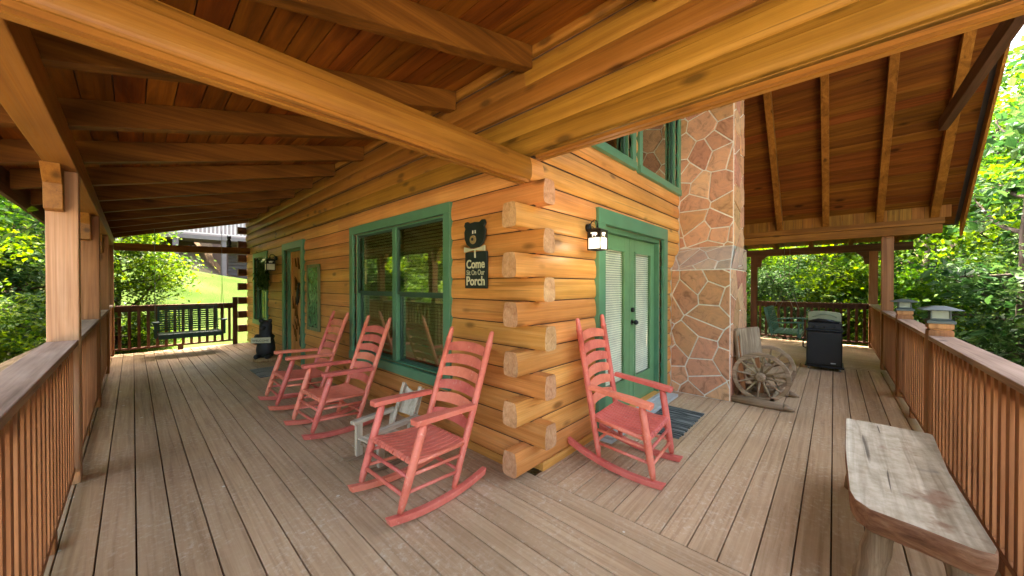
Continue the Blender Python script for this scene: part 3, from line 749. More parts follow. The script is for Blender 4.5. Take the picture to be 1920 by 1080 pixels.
railing('near left railing with pale worn cap rail ending at the first porch post', 'y', -1.75, 2.358, -2.23, ZL, -1, pitch=.112, sup=(1.45, -.4))
railing('short left railing section between the first and second porch posts', 'y', 2.502, 4.658, -2.23, ZL, -1, sup=(3.6,))
railing('left railing section between the second and third porch posts', 'y', 4.802, 6.958, -2.23, ZL, -1)
railing('left railing section ending at the far corner post of the left porch', 'y', 7.102, 9.018, -2.23, ZL, -1)
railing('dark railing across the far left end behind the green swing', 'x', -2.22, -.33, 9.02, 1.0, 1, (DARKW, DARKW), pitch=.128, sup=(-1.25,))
railing('nearest right railing section beside the slab bench', 'x', -1.7, 2.598, -2.2, ZR, -1, pitch=.112, sup=(.9,))
railing('right railing section between the two lantern topped posts', 'x', 2.742, 4.598, -2.2, ZR, -1, pitch=.112, sup=(3.7,))
railing('right railing section between the second lantern post and the tall post', 'x', 4.742, 6.548, -2.2, ZR, -1, pitch=.112)
railing('right railing section beyond the tall post beside the grill', 'x', 6.692, 9.338, -2.2, ZR, -1, pitch=.12)
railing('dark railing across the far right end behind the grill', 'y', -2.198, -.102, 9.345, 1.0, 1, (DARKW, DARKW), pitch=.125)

def short_post(label, x, y, z=1.12, s=.14, mat=RED):
    t = thing('railing_post', label, 'post', (x, y, 0), group='short railing posts with lantern caps')
    m = MB(); m.box((0, 0, 0), (s, s, z - .07)); m.box((.008, .008, z - .07), (s - .008, s - .008, z - .055)); m.box((0, 0, z - .055), (s, s, z)); m.build('post_body', mat['z'], t, bevel=.005)
    c = s / 2; cp = MB()
    def sq(r, zz): return [(c - r, c - r, zz), (c + r, c - r, zz), (c + r, c + r, zz), (c - r, c + r, zz)]
    def loft(levels):
        vs = [p for r, zz in levels for p in sq(r, zz)]; n = len(levels)
        fs = [(i * 4 + k, i * 4 + (k + 1) % 4, i * 4 + 4 + (k + 1) % 4, i * 4 + 4 + k) for i in range(n - 1) for k in range(4)]
        cp.add(vs, fs + [(0, 1, 2, 3), tuple(range(4 * n - 4, 4 * n))])
    loft([(.079, z - .012), (.079, z + .012), (.058, z + .024), (.058, z + .03)])
    loft([(.057, z + .095), (.115, z + .10), (.115, z + .106), (.04, z + .135), (.02, z + .137)])
    for a, b in ((-1, -1), (1, -1), (1, 1), (-1, 1)): cp.bar((c + a * .052, c + b * .052, z + .03), (c + a * .052, c + b * .052, z + .095), .01, .01)
    cl = cp.build('lantern_cap', paint('cap_grey', (.05, .062, .05, 1), .45) if 'cap_grey' not in bpy.data.materials else bpy.data.materials['cap_grey'], t, bevel=.002)
    g = MB(); g.box((c - .046, c - .046, z + .031), (c + .046, c + .046, z + .094)); g.build('lantern_glass', paint('frost', (.20, .22, .16, 1), .3) if 'frost' not in bpy.data.materials else bpy.data.materials['frost'], cl)
short_post('orange railing post with grey lantern cap nearest the slab bench', 2.6, -2.342, 1.11)
short_post('second railing post with grey lantern cap, further along the right railing', 4.6, -2.342, 1.11)
short_post('small lantern capped post beyond the left railing near the third porch post', -2.53, 5.9, 1.08)
m = MB(); m.box((-.33, 9.03, 0), (-.245, 9.12, 1.14)); tag(m.build('railing_post', DARKW['z'], bevel=.004), 'slim dark end post of the far left railing beside the log ends', 'post')

# ------------------------------------------------------------------ rocking chairs
def arc_pts(x0, x1, n, f): return [(x0 + (x1 - x0) * i / n, f(x0 + (x1 - x0) * i / n)) for i in range(n + 1)]
def make_rocker():
    t = thing('rocking_chair', '', 'chair')
    hw = .245
    fz_ = lambda u: .004 + .13 * ((u + .02) / .40) ** 2 * .42 if abs(u) < 9 else 0
    for s in (-1, 1):
        top = arc_pts(-.40, .37, 14, lambda u: fz_(u) + .042); bot = arc_pts(.355, -.385, 14, lambda u: fz_(u))
        m = MB(); m.prism(top + bot, (0, s * hw - .022, 0), (1, 0, 0), (0, 0, 1), (0, .044, 0)); m.build('rocker', CHAIR, t, bevel=.005)
        m = MB(); P0 = Vector((.285, s * hw, .055 + .035)); P1 = Vector((.125, s * (hw + .012), .575))
        m.tube([P0.lerp(P1, q) for q in (0, .12, .5, .93, 1)], [.017, .024, .027, .026, .017], 14); m.build('front_leg', CHAIR, t)
        m = MB(); Q0 = Vector((-.13, s * (hw - .02), .05)); Q1 = Vector((-.49, s * (hw - .01), 1.075))
        m.tube([Q0.lerp(Q1, q) for q in (0, .06, .45, .9, .902, .93, .99, 1)], [.016, .022, .025, .023, .027, .021, .017, .009], 14); m.build('back_post', CHAIR, t)
        m = MB()
        yy = s * (hw + .012)
        vs = []
        for (u, z, wd) in ((.20, .592, .037), (.185, .594, .042), (.05, .590, .042), (-.12, .580, .030), (-.285, .572, .024)):
            vs += [(u, yy - wd, z - .017), (u, yy + wd, z - .017), (u, yy + wd, z + .017), (u, yy - wd, z + .017)]
        fs = [(i * 4 + k, i * 4 + (k + 1) % 4, i * 4 + 4 + (k + 1) % 4, i * 4 + 4 + k) for i in range(4) for k in range(4)] + [(0, 1, 2, 3), (16, 17, 18, 19)]
        m.add(vs, fs); m.build('armrest', CHAIR, t, bevel=.004)
        for zf, zb in ((.19, .15), (.285, .25)):
            F_ = P0.lerp(P1, (zf - .09) / .485); Bk = Q0.lerp(Q1, (zb - .05) / 1.025)
            m = MB(); m.tube([F_, Bk], .011, 10); m.build('stretcher', CHAIR, t)
        # seat rail
        F_ = P0.lerp(P1, (.345 - .09) / .485); Bk = Q0.lerp(Q1, (.325 - .05) / 1.025)
        m = MB(); m.tube([F_, Bk], .014, 10); m.build('stretcher', CHAIR, t)
    for zf in (.175, .27, .36):
        F_ = Vector((.285, 0, .09)).lerp(Vector((.125, 0, .575)), (zf - .09) / .485)
        m = MB(); m.tube([(F_.x, -hw, zf), (F_.x, hw, zf)], .012 if zf < .3 else .015, 10); m.build('stretcher', CHAIR, t)
    for zf in (.16, .31):
        F_ = Vector((-.13, 0, .05)).lerp(Vector((-.49, 0, 1.075)), (zf - .05) / 1.025)
        m = MB(); m.tube([(F_.x, -hw + .02, zf), (F_.x, hw - .02, zf)], .011, 10); m.build('stretcher', CHAIR, t)
    # slatted seat, slats running front to back, rolled over at the front
    m = MB(); ns = 10; wtot = 2 * hw - .01
    for i in range(ns):
        y0 = -wtot / 2 + wtot * i / ns + .0045; y1 = y0 + wtot / ns - .009
        pr = [(-.225, .352), (-.15, .344), (-.02, .342), (.10, .356), (.17, .372), (.205, .376), (.222, .366), (.226, .350)]
        poly = pr + [(u - .006 if k < 3 else u, z - .011) for k, (u, z) in enumerate(reversed(pr))]
        poly = pr + [(.215, .35), (.208, .362), (.17, .360), (.10, .345), (-.02, .331), (-.15, .333), (-.225, .341)]
        m.prism(poly, (0, y0, 0), (1, 0, 0), (0, 0, 1), (0, y1 - y0, 0))
    m.build('seat', CHAIR, t, bevel=.002)
    for i in range(6):
        zc = .435 + i * .095; 
        if i == 0: zc = .42
        F_ = Vector((-.13, 0, .05)).lerp(Vector((-.49, 0, 1.075)), (zc - .05) / 1.025)
        ih = hw - .018; n = 12; vs = []; dn = Vector((-.36, 0, 1.025)).normalized()
        for k in range(n + 1):
            yy = -ih + 2 * ih * k / n; q = 1 - (yy / ih) ** 2
            bx_ = F_.x - .022 * q; top = .034 + .032 * q ** .8; bot = -.026 + .014 * q
            for (th, hh) in ((-.005, bot), (.005, bot), (.005, top), (-.005, top)):
                vs.append((bx_ + dn.x * hh + th * .95, yy, zc + dn.z * hh + th * .33))
        fs = [(k * 4 + e, k * 4 + (e + 1) % 4, k * 4 + 4 + (e + 1) % 4, k * 4 + 4 + e) for k in range(n) for e in range(4)] + [(0, 1, 2, 3), tuple(range(4 * n, 4 * n + 4))]
        m = MB(); m.add(vs, fs); m.build('back_slat', CHAIR, t, bevel=.0015)
    return t
rk = make_rocker()
GRP = 'coral painted rocking chairs on the porch'
def place(o, x, y, rz, label): o.location = (x, y, 0); o.rotation_euler = (0, 0, rz); tag(o, label, 'chair', GRP); return o
place(rk, -.635, .495, pi + .02, 'coral rocking chair nearest the camera, in front of the stacked corner logs')
place(copy_tree(rk), -.60, 2.09, pi + .03, 'middle coral rocking chair in front of the wide green framed window')
place(copy_tree(rk), -.60, 3.17, pi - .02, 'farthest coral rocking chair, furthest along the left wall')
lone = place(copy_tree(rk), .735, -.37, -pi / 2 + .07, 'lone coral rocking chair standing by the green french door'); lone.rotation_euler = (0, R_(9.5), -pi / 2 + .07); lone.location.z = .012

# child's rocker, weathered white
ct = thing('child_rocking_chair', 'small weathered white wooden child rocker between two coral rocking chairs', 'chair', (-.56, 1.09, 0), pi + .12)
for s in (-1, 1):
    m = MB(); top = arc_pts(-.3, .28, 10, lambda u: .03 + .5 * u * u); bot = arc_pts(.27, -.29, 10, lambda u: .0 + .5 * u * u)
    m.prism(top + bot, (0, s * .15 - .01, 0), (1, 0, 0), (0, 0, 1), (0, .02, 0)); m.build('rocker', GREYW['x'], ct)
    m = MB(); m.box((.125, s * .15 - .012, .04), (.18, s * .15 + .016, .30)); m.build('front_leg', WHITEW['z'], ct, bevel=.003)
    m = MB(); m.bar((-.13, s * .15, .04), (-.17, s * .15, .30), .03, .035, (1, 0, 0)); m.build('rear_leg', WHITEW['z'], ct, bevel=.003)
    m = MB(); m.bar((.20, s * .16, .312), (-.20, s * .16, .318), .06, .028); m.build('armrest', WHITEW['x'], ct, bevel=.004)
    m = MB(); m.bar((-.12, s * .11, .17), (-.265, s * .11, .545), .035, .018, (1, 0, 0)); m.build('back_post', WHITEW['z'], ct, bevel=.003)
m = MB()
for i in range(5): m.box((-.12 + i * .06, -.14, .178), (-.12 + i * .06 + .05, .14, .19))
m.build('seat', WHITEW['y'], ct, bevel=.002)
m = MB(); m.prism([(-.128, .30), (.128, .30), (.128, .53), (.07, .50), (0, .485), (-.07, .50), (-.128, .53)], (-.165, 0, 0), (0, 1, 0), (-.36, 0, 1), (.012, 0, 0)); 
o = m.build('backrest', WHITEW['z'], ct, bevel=.002)
for v in o.data.vertices: v.co.x += .06
m = MB(); m.box((-.15, -.14, .13), (.15, .14, .15)); m.build('seat_frame', GREYW['x'], ct)

# ------------------------------------------------------------------ slab bench
bt = thing('slab_bench', 'weathered pale slab bench on splayed log legs beside the right railing', 'bench', (.87, -1.87, 0))
out = []
for (x, y) in ((.68, .19), (.0, .205), (-.55, .20), (-.63, .185), (-.69, .14), (-.72, 0), (-.76, -.13), (-.75, -.175), (-.70, -.19), (0, -.185), (.66, -.22), (.69, -.21), (.70, 0), (.695, .18)): out.append((x, y))
def inset(pts, k, sh=0): return [(x * k, y * k + sh) for x, y in pts]
m = MB(); rings = [(inset(out, .93), .335), (inset(out, .975), .356), (inset(out, .995), .39), (out, .425), (inset(out, .995), .447), (inset(out, .985), .452)]
vs = [(x, y, z) for r, z in rings for x, y in r]; n = len(out)
fs = [(i * n + k, i * n + (k + 1) % n, (i + 1) * n + (k + 1) % n, (i + 1) * n + k) for i in range(5) for k in range(n)]
m.add(vs, fs, True); m.cur = 1; m.f += [tuple(range(5 * n, 6 * n)), tuple(range(n))[::-1]]; m.sm += [False] * 2; m.mi += [1, 0]
EDGE = wood('bark_edge_wood', 'y', [(.16, .07, .03, 1), (.32, .165, .08, 1), (.48, .29, .16, 1)], rough=.7, knots=.5, across=20, along=1.5)
def slab_top():
    T = NT('slab_top'); tc = T.n('TexCoord'); mp = T.n('Mapping'); mp.inputs['Scale'].default_value = (1.2, 22, 5); T.l(tc.outputs['Object'], mp.inputs[0])
    n1 = T.n('TexNoise', i_Scale=1.0, i_Detail=6.0, i_Distortion=1.0); T.l(mp.outputs[0], n1.inputs[0])
    c = T.ramp(n1.outputs[0], [(.25, (.36, .28, .18, 1)), (.5, (.60, .51, .36, 1)), (.75, (.74, .66, .49, 1))])
    n2 = T.n('TexNoise', i_Scale=2.6, i_Detail=5.0, i_Roughness=.6); T.l(tc.outputs['Object'], n2.inputs[0])
    c = T.mix(c, (.34, .20, .12, 1), T.ramp(n2.outputs[0], [(.56, (0, 0, 0, 1)), (.62, (.85, .85, .85, 1))]))
    n3 = T.n('TexNoise', i_Scale=3.1, i_Detail=4.0); mp3 = T.n('Mapping'); mp3.inputs[1].default_value = (7, 3, 0); T.l(tc.outputs['Object'], mp3.inputs[0]); T.l(mp3.outputs[0], n3.inputs[0])
    c = T.mix(c, (.20, .18, .15, 1), T.ramp(n3.outputs[0], [(.64, (0, 0, 0, 1)), (.70, (.7, .7, .7, 1))]))
    mp5 = T.n('Mapping'); mp5.inputs['Scale'].default_value = (1.0, 30, 3); T.l(tc.outputs['Object'], mp5.inputs[0])
    n6 = T.n('TexNoise', i_Scale=1.0, i_Detail=2.0, i_Distortion=.4); T.l(mp5.outputs[0], n6.inputs[0])
    c = T.mix(c, (.10, .075, .05, 1), T.ramp(n6.outputs[0], [(.68, (0, 0, 0, 1)), (.71, (.85, .85, .85, 1))]))
    n7 = T.n('TexNoise', i_Scale=14.0, i_Detail=6.0, i_Roughness=.7); T.l(tc.outputs['Object'], n7.inputs[0])
    c = T.mix(c, T.ramp(n7.outputs[0], [(.35, (.72, .68, .6, 1)), (.6, (1.05, 1.05, 1.05, 1))]), .8, 'MULTIPLY')
    T.l(c, T.b.inputs['Base Color']); T.b.inputs['Roughness'].default_value = .75; T.b.inputs['Specular IOR Level'].default_value = .2; T.bump(n1.outputs[0], .5, .006); return T.m
m.build('seat', [EDGE, slab_top()], bt)
for (x, y, dx, dy) in ((-.52, .08, .03, .06), (-.52, -.10, -.06, -.10), (.5, .09, .06, .06), (.5, -.1, .06, -.07)):
    m = MB(); p0 = Vector((x, y, .385)); p1 = Vector((x + dx, y + dy, 0)); pts = [p0.lerp(p1, q / 6) for q in range(7)]
    m.tube(pts, [.04, .05, .047, .054, .048, .055, .05], 12); m.build('leg', GREYW['z'], bt)

# ------------------------------------------------------------------ wagon wheel bench
ww = thing('wagon_wheel_bench', 'rustic bench with two wagon wheels as sides standing beside the stone chimney', 'bench', (3.0, 0, 0))
def wheel(x, yc, zc, r):
    m = MB(); n = 40
    rim = [(0, yc + (r - .02) * cos(2 * pi * k / n), zc + (r - .02) * sin(2 * pi * k / n)) for k in range(n + 1)]
    vs = []; 
    for k in range(n):
        a = 2 * pi * k / n
        for rr, xx in ((r - .042, -.02), (r, -.02), (r, .02), (r - .042, .02)): vs.append((x + xx, yc + rr * cos(a), zc + rr * sin(a)))
    fs = [(k * 4 + e, k * 4 + (e + 1) % 4, ((k + 1) % n) * 4 + (e + 1) % 4, ((k + 1) % n) * 4 + e) for k in range(n) for e in range(4)]
    m.add(vs, fs); w_ = m.build('wheel', GREYW['y'], ww, bevel=.003)
    s = MB()
    for k in range(12):
        a = 2 * pi * k / 12 + .13; s.tube([(x, yc + .04 * cos(a), zc + .04 * sin(a)), (x, yc + (r - .05) * cos(a), zc + (r - .05) * sin(a)), (x, yc + (r - .038) * cos(a), zc + (r - .038) * sin(a))], [.014, .010, .010], 8)
        s.build('spoke', GREYW['y'], w_) if False else None
    s.build('spokes', GREYW['y'], w_)
    h_ = MB(); h_.tube([(x - .06, yc, zc), (x - .03, yc, zc), (x + .03, yc, zc), (x + .05, yc, zc)], [.034, .055, .055, .04], 16); h_.build('hub', GREYW['x'], w_)
wheel(.02, -.985, .345, .285); wheel(.68, -.985, .345, .285)
m = MB()
for q in range(3): m.box((.06, -1.24 + q * .15, .34), (.64, -1.24 + q * .15 + .14, .365))
m.build('seat', wood('tan_seat', 'x', [(.22, .14, .07, 1), (.36, .25, .13, 1), (.45, .33, .19, 1)], rough=.7, knots=.2), ww, bevel=.003)
m = MB(); m.prism([(0, .50), (.0, .86), (.03, .885), (.55, .885), (.58, .86), (.58, .50)], (.03, -.72, 0), (.86, -.30, 0), (0, .10, 1), (.01, .03, 0)); o = m.build('backrest', GREYW['z'], ww, bevel=.004)
for v in o.data.vertices: v.co.y -= .10
for x, q in ((.08, .0), (.48, -.12)):
    m = MB(); m.bar((x, -.82 + q, .05), (x, -.735 + q, .80), .045, .05, (1, 0, 0)); m.build('back_post', RED['z'], ww)
for x in (-.0, .68):
    m = MB(); m.tube([(x, -.70, .045), (x, -.98, .04), (x, -1.20, .045)], [.045, .05, .042], 10); m.tube([(x, -1.20, .045), (x + .005, -1.30, .02)], [.042, .008], 10)
    m.build('skid_log', GREYW['y'], ww)
m = MB(); m.tube([(0, -.80, .06), (.68, -.80, .06)], .03, 10); m.tube([(0, -1.1, .1), (.68, -1.1, .1)], .025, 10); m.build('cross_log', GREYW['x'], ww)

# ------------------------------------------------------------------ grill
gt = thing('gas_grill', 'black cabinet barbecue grill with raised pale lid on caster wheels', 'grill', (5.83, -1.72, 0)); gt.scale = (1, 1, 1.045)
m = MB(); m.box((0, 0, .07), (.52, .45, .62)); m.build('cabinet', BLACKM, gt, bevel=.008)
m = MB(); m.box((-.012, -.012, .625), (.53, .465, .655)); m.box((.0, .01, .655), (.5, .44, .76)); m.build('firebox', BLACK, gt, bevel=.01)
m = MB(); m.box((-.03, -.02, .05), (.55, .47, .069)); m.build('base_shelf', BLACK, gt, bevel=.004)
m = MB(); n = 12; pr = [(.0, .0)] + [(.02 + .50 * k / n, .14 * sin(pi * k / n) ** .6 + .13) for k in range(n + 1)]
pr = [(.01, 0), (.01, .135), (.08, .158), (.22, .168), (.36, .165), (.44, .15), (.44, 0)]
m.prism(pr, (.34, 0, .762), (0, 1, 0), (0, 0, 1), (.05, 0, 0)); lid = m.build('lid', paint('lid_beige', (.30, .29, .15, 1), .5), gt, bevel=.012)
m = MB(); m.tube([(.335, .06, .83), (.33, .15, .875), (.33, .25, .88), (.335, .38, .83)], .006, 8); m.build('lid_rib', paint('lid_rib', (.24, .26, .15, 1), .5), lid)
m = MB(); m.tube([(.0, .04, .77), (-.02, .18, .80), (-.01, .30, .81), (.02, .42, .77)], [.012, .018, .02, .012], 8); m.ball((.16, .23, .775), (.16, .18, .03), lump=.3); m.build('grate', BLACK, gt)
m = MB(); m.tube([(-.02, .452, .52), (-.03, .49, .50), (-.03, .49, .36), (-.02, .452, .34)], .008, 8); m.build('handle', BLACKM, gt)
for x in (.04, .48):
    for y in (.03, .42):
        m = MB(); m.tube([(x, y - .012, .028), (x, y + .012, .028)], .028, 14); m.bar((x, y, .028), (x, y, .052), .02, .012); m.build('wheel', ALU if x < .1 else BLACK, gt)
m = MB()
for q in (.10, .225, .35): m.tube([(-.001, q, .69), (-.03, q, .69)], [.018, .015], 14)
m.build('knob', BLACKM, gt)
m = MB(); m.box((-.006, .02, .10), (-.0005, .43, .60)); m.build('door', BLACK, gt, bevel=.003)
m = MB(); m.box((-.010, .08, .12), (-.0065, .14, .135)); m.build('badge', ALU, gt)
#m = MB(); tag(m.build('grill_mat', paint('mat_green', (.11, .14, .105, 1), .8)), 'thin grey green mat lying under the grill', 'mat')

# ------------------------------------------------------------------ porch swings
def swing(label, loc, rz, L_, top, SWINGG=SWINGG):
    t = thing('porch_swing', label, 'swing', loc, rz, 'green porch swings'); 
    m = MB()
    for i in range(7): m.box((-L_ / 2, -.27 + i * .068, .0), (L_ / 2, -.27 + i * .068 + .058, .018))
    m.build('seat', SWINGG, t, bevel=.002)
    m = MB(); m.box((-L_ / 2, -.30, -.075), (L_ / 2, -.272, .016)); m.box((-L_ / 2, .19, -.06), (L_ / 2, .215, -.002)); m.build('seat_frame', SWINGG, t, bevel=.003)
    m = MB(); xs = [-L_ / 2 + (L_ - .05) * k / 6 for k in range(7)]
    for x in xs: m.bar((x + .025, .20, .0), (x + .025, .33, .56), .05, .02, (1, 0, 0))
    m.build('back_stile', SWINGG, t, bevel=.002)
    for i in range(11):
        m = MB(); z = .06 + i * .046; y = .19 + .13 / .56 * z; m.box((-L_ / 2, y - .022, z), (L_ / 2, y - .009, z + .028)); m.build('back_slat', SWINGG, t)
    for s in (-1, 1):
        m = MB(); x = s * (L_ / 2 + .035)
        m.prism([(-.34, .24), (-.36, .27), (-.30, .285), (.25, .245), (.25, .22), (-.28, .255)], (x - .045, 0, 0), (0, 1, 0), (0, 0, 1), (.09, 0, 0)); m.build('armrest', SWINGG, t, bevel=.003)
        m = MB(); m.bar((x, -.26, -.05), (x, -.27, .25), .03, .045, (1, 0, 0)); m.build('arm_support', SWINGG, t)
        m = MB(); m.tube([(x, -.27, .27), (x, -.02, 1.05)], .004, 6); m.tube([(x, .26, .24), (x, -.02, 1.05)], .004, 6); m.tube([(x, -.02, 1.05), (x, -.02, top)], .0045, 6)
        m.build('chain', IRON, t)
    return t
swing('green slatted porch swing hanging at the far left end, seen from the front', (-1.14, 8.45, .42), 0, .98, 2.2)
swing('green porch swing beyond the grill, seen from its side', (8.25, -.80, .36), 0, 1.2, 2.1, paint('swing_faded_green', (.06, .15, .095, 1), .6))

# ------------------------------------------------------------------ bear figure, wreath, signs, lanterns
bt_ = thing('bear_figure', 'black carved bear figure holding a welcome sign on a log slice by the front door', 'figure', (-.27, 6.27, 0), .95)
m = MB(); m.tube([(0, 0, 0), (0, 0, .02), (0, 0, .06), (0, 0, .075)], [.19, .20, .19, .175], 22); m.build('log_base', wood('base_wood', 'z', [(.25, .14, .05, 1), (.45, .29, .12, 1), (.6, .42, .2, 1)], rough=.7, knots=0), bt_)
import bmesh
m = MB(); n = 18; vs = []; lv = [(.075, .10, .11), (.12, .135, .14), (.22, .14, .15), (.34, .125, .14), (.45, .10, .12), (.52, .09, .10), (.58, .10, .105), (.66, .10, .105), (.72, .08, .09), (.76, .04, .05)]
for z, rx, ry in lv:
    for k in range(n):
        a = 2 * pi * k / n; q = 1 + .12 * noise.noise(Vector((cos(a) * 2, sin(a) * 2, z * 9))); vs.append((rx * cos(a) * q, ry * sin(a) * q, z))
fs = [(i * n + k, i * n + (k + 1) % n, (i + 1) * n + (k + 1) % n, (i + 1) * n + k) for i in range(len(lv) - 1) for k in range(n)] + [tuple(range(n))[::-1], tuple(range((len(lv) - 1) * n, len(lv) * n))]
m.add(vs, fs, True)
for s in (-1, 1):
    m.ball((0, s * .075, .75), (.03, .035, .045)); m.tube([(-.03, s * .12, .47), (-.13, s * .12, .40), (-.17, s * .07, .36)], [.05, .042, .03], 10); m.ball((-.13, s * .09, .10), (.075, .05, .05))
m.ball((-.10, 0, .63), (.055, .045, .04)); m.build('body', paint('bear_black', (.022, .021, .02, 1), .6, nscale=20, wear=(.06, .045, .03, 1)), bt_)
m = MB(); m.box((-.195, -.16, .36), (-.18, .16, .46)); sg = m.build('sign_board', CREAM, bt_, bevel=.002)
def text(s, size, mat, parent, name, pos, ax, width=None, bold=.0):
    cu = bpy.data.curves.new('t', 'FONT'); cu.body = s; cu.size = size; cu.align_x = 'CENTER'; cu.align_y = 'BOTTOM_BASELINE'; cu.extrude = .001; cu.offset = bold
    o = bpy.data.objects.new('t', cu); COL.objects.link(o); dg = bpy.context.evaluated_depsgraph_get(); dg.update()
    me = bpy.data.meshes.new_from_object(o.evaluated_get(dg)); bpy.data.objects.remove(o)
    if width:
        xs = [v.co.x for v in me.vertices]; k = width / (max(xs) - min(xs))
        for v in me.vertices: v.co.x *= k
    me.materials.clear(); me.materials.append(mat)
    u = Vector(ax); nrm = u.cross(Vector((0, 0, 1)))
    M = Matrix((u, Vector((0, 0, 1)), nrm)).transposed().to_4x4(); M.translation = Vector(pos)
    me.transform(M); oo = bpy.data.objects.new(name, me); COL.objects.link(oo); oo.parent = parent; return oo
text('WELCOME', .05, BLACK, sg, 'lettering', (-.197, 0, .388), (0, -1, 0), .27)

# "Come Sit On Our Porch" bear sign
st = thing('porch_sign', 'tall black bear shaped sign reading Come Sit On Our Porch by the corner', 'sign', (-.006, .59, 0))
SB = paint('sign_black', (.012, .02, .016, 1), .5)
m = MB(); m.prism([(-.135, 1.395), (.135, 1.395), (.135, 1.685), (.128, 1.70), (-.128, 1.70), (-.135, 1.685)], (-.02, 0, 0), (0, 1, 0), (0, 0, 1), (.02, 0, 0)); m.build('board', SB, st, bevel=.003)
hd = [(-.05, 1.735), (.05, 1.735), (.10, 1.765), (.125, 1.81), (.13, 1.87), (.115, 1.90), (.132, 1.925), (.12, 1.955), (.09, 1.958), (.06, 1.94), (0, 1.948), (-.06, 1.94), (-.09, 1.958), (-.12, 1.955), (-.132, 1.925), (-.115, 1.90), (-.13, 1.87), (-.125, 1.81), (-.10, 1.765)]
m = MB(); m.prism(hd, (-.034, 0, 0), (0, 1, 0), (0, 0, 1), (.02, 0, 0)); hb = m.build('bear_head', SB, st, bevel=.003)
m = MB(); m.prism([(-.128, 1.700), (0, 1.714), (.128, 1.700), (.128, 1.745), (.05, 1.728), (0, 1.722), (-.05, 1.728), (-.128, 1.745)], (-.037, 0, 0), (0, 1, 0), (0, 0, 1), (.012, 0, 0)); m.build('collar', CREAM, st)
m = MB(); m.bar((-.0385, .012, 1.85), (-.0385, .012, 1.876), .012, .003, (1, 0, 0)); m.bar((-.0385, -.018, 1.85), (-.0385, -.018, 1.876), .012, .003, (1, 0, 0)); m.build('eye', WHITEP, hb)
m = MB(); m.tube([(-.034, .012, 1.80), (-.044, .012, 1.80)], [.038, .034], 20); m.build('muzzle', paint('muzzle_tan', (.30, .20, .07, 1), .6), hb)
m = MB(); m.tube([(-.044, .012, 1.803), (-.048, .012, 1.803)], [.014, .012], 14); m.build('nose', BLACK, hb)
m = MB(); m.tube([(-.028, -.002, 1.715), (-.028, -.004, 1.65)], .0075, 8); m.build('cord', CREAM, st)
text('Come', .10, CREAM, st, 'lettering', (-.0215, 0, 1.565), (0, -1, 0), .228, .0025)
text('Sit On Our', .062, paint('dim_letter', (.42, .40, .25, 1), .6), st, 'lettering', (-.0215, 0, 1.507), (0, -1, 0), .225, .0012)
text('Porch', .105, CREAM, st, 'lettering', (-.0215, 0, 1.422), (0, -1, 0), .228, .0025)

# green plaque
pt = thing('wall_plaque', 'tall narrow green picture panel hanging on the logs beside the front door', 'plaque', (-.005, 4.48, 0))
m = MB()
for a, b, c0, c1 in ((-.27, -.22, .70, 1.75), (.22, .27, .70, 1.75), (-.22, .22, .70, .75), (-.22, .22, 1.70, 1.75)): m.box((-.03, a, c0), (0, b, c1))
m.build('frame', wood('plaque_frame', 'z', [(.12, .13, .05, 1), (.22, .24, .10, 1), (.34, .36, .18, 1)], rough=.7), pt, bevel=.002)
def plaque_mat():
    T = NT('plaque_green'); tc = T.n('TexCoord'); n1 = T.n('TexNoise', i_Scale=7.0, i_Detail=6.0, i_Distortion=1.5); T.l(tc.outputs['Object'], n1.inputs[0])
    T.l(T.ramp(n1.outputs[0], [(.3, (.015, .05, .03, 1)), (.5, (.05, .17, .06, 1)), (.75, (.20, .34, .16, 1))]), T.b.inputs['Base Color']); T.b.inputs['Roughness'].default_value = .25; return T.m
m = MB(); m.box((-.02, -.219, .751), (-.004, .219, 1.699)); m.build('panel', plaque_mat(), pt)

# wreath
wt = thing('wreath', 'dark green leafy wreath hanging between the small window and the wall lantern', 'wreath', (-.07, 7.22, 1.62))
m = MB(); rr = random.Random(3)
for k in range(1100):
    a = rr.uniform(0, 2 * pi); r = .19 + rr.gauss(0, .045); c = Vector((-abs(rr.gauss(0, .06)) + .02, r * cos(a), r * sin(a) * 1.15))
    d = Vector((rr.gauss(0, .5), -sin(a) + rr.gauss(0, .5), cos(a) + rr.gauss(0, .5))).normalized(); s = d.cross(Vector((rr.random(), rr.random(), rr.random()))).normalized(); L_ = .06
    m.add([c - d * L_, c + s * .011, c + d * L_, c - s * .011], [(0, 1, 2, 3)])
m.build('greenery', LEAFD, wt, recalc=False)
m = MB(); n = 24; m.tube([(0, .17 * cos(2 * pi * k / n), .195 * sin(2 * pi * k / n)) for k in range(n + 1)], .012, 6, caps=False); m.build('ring', BARK, wt)

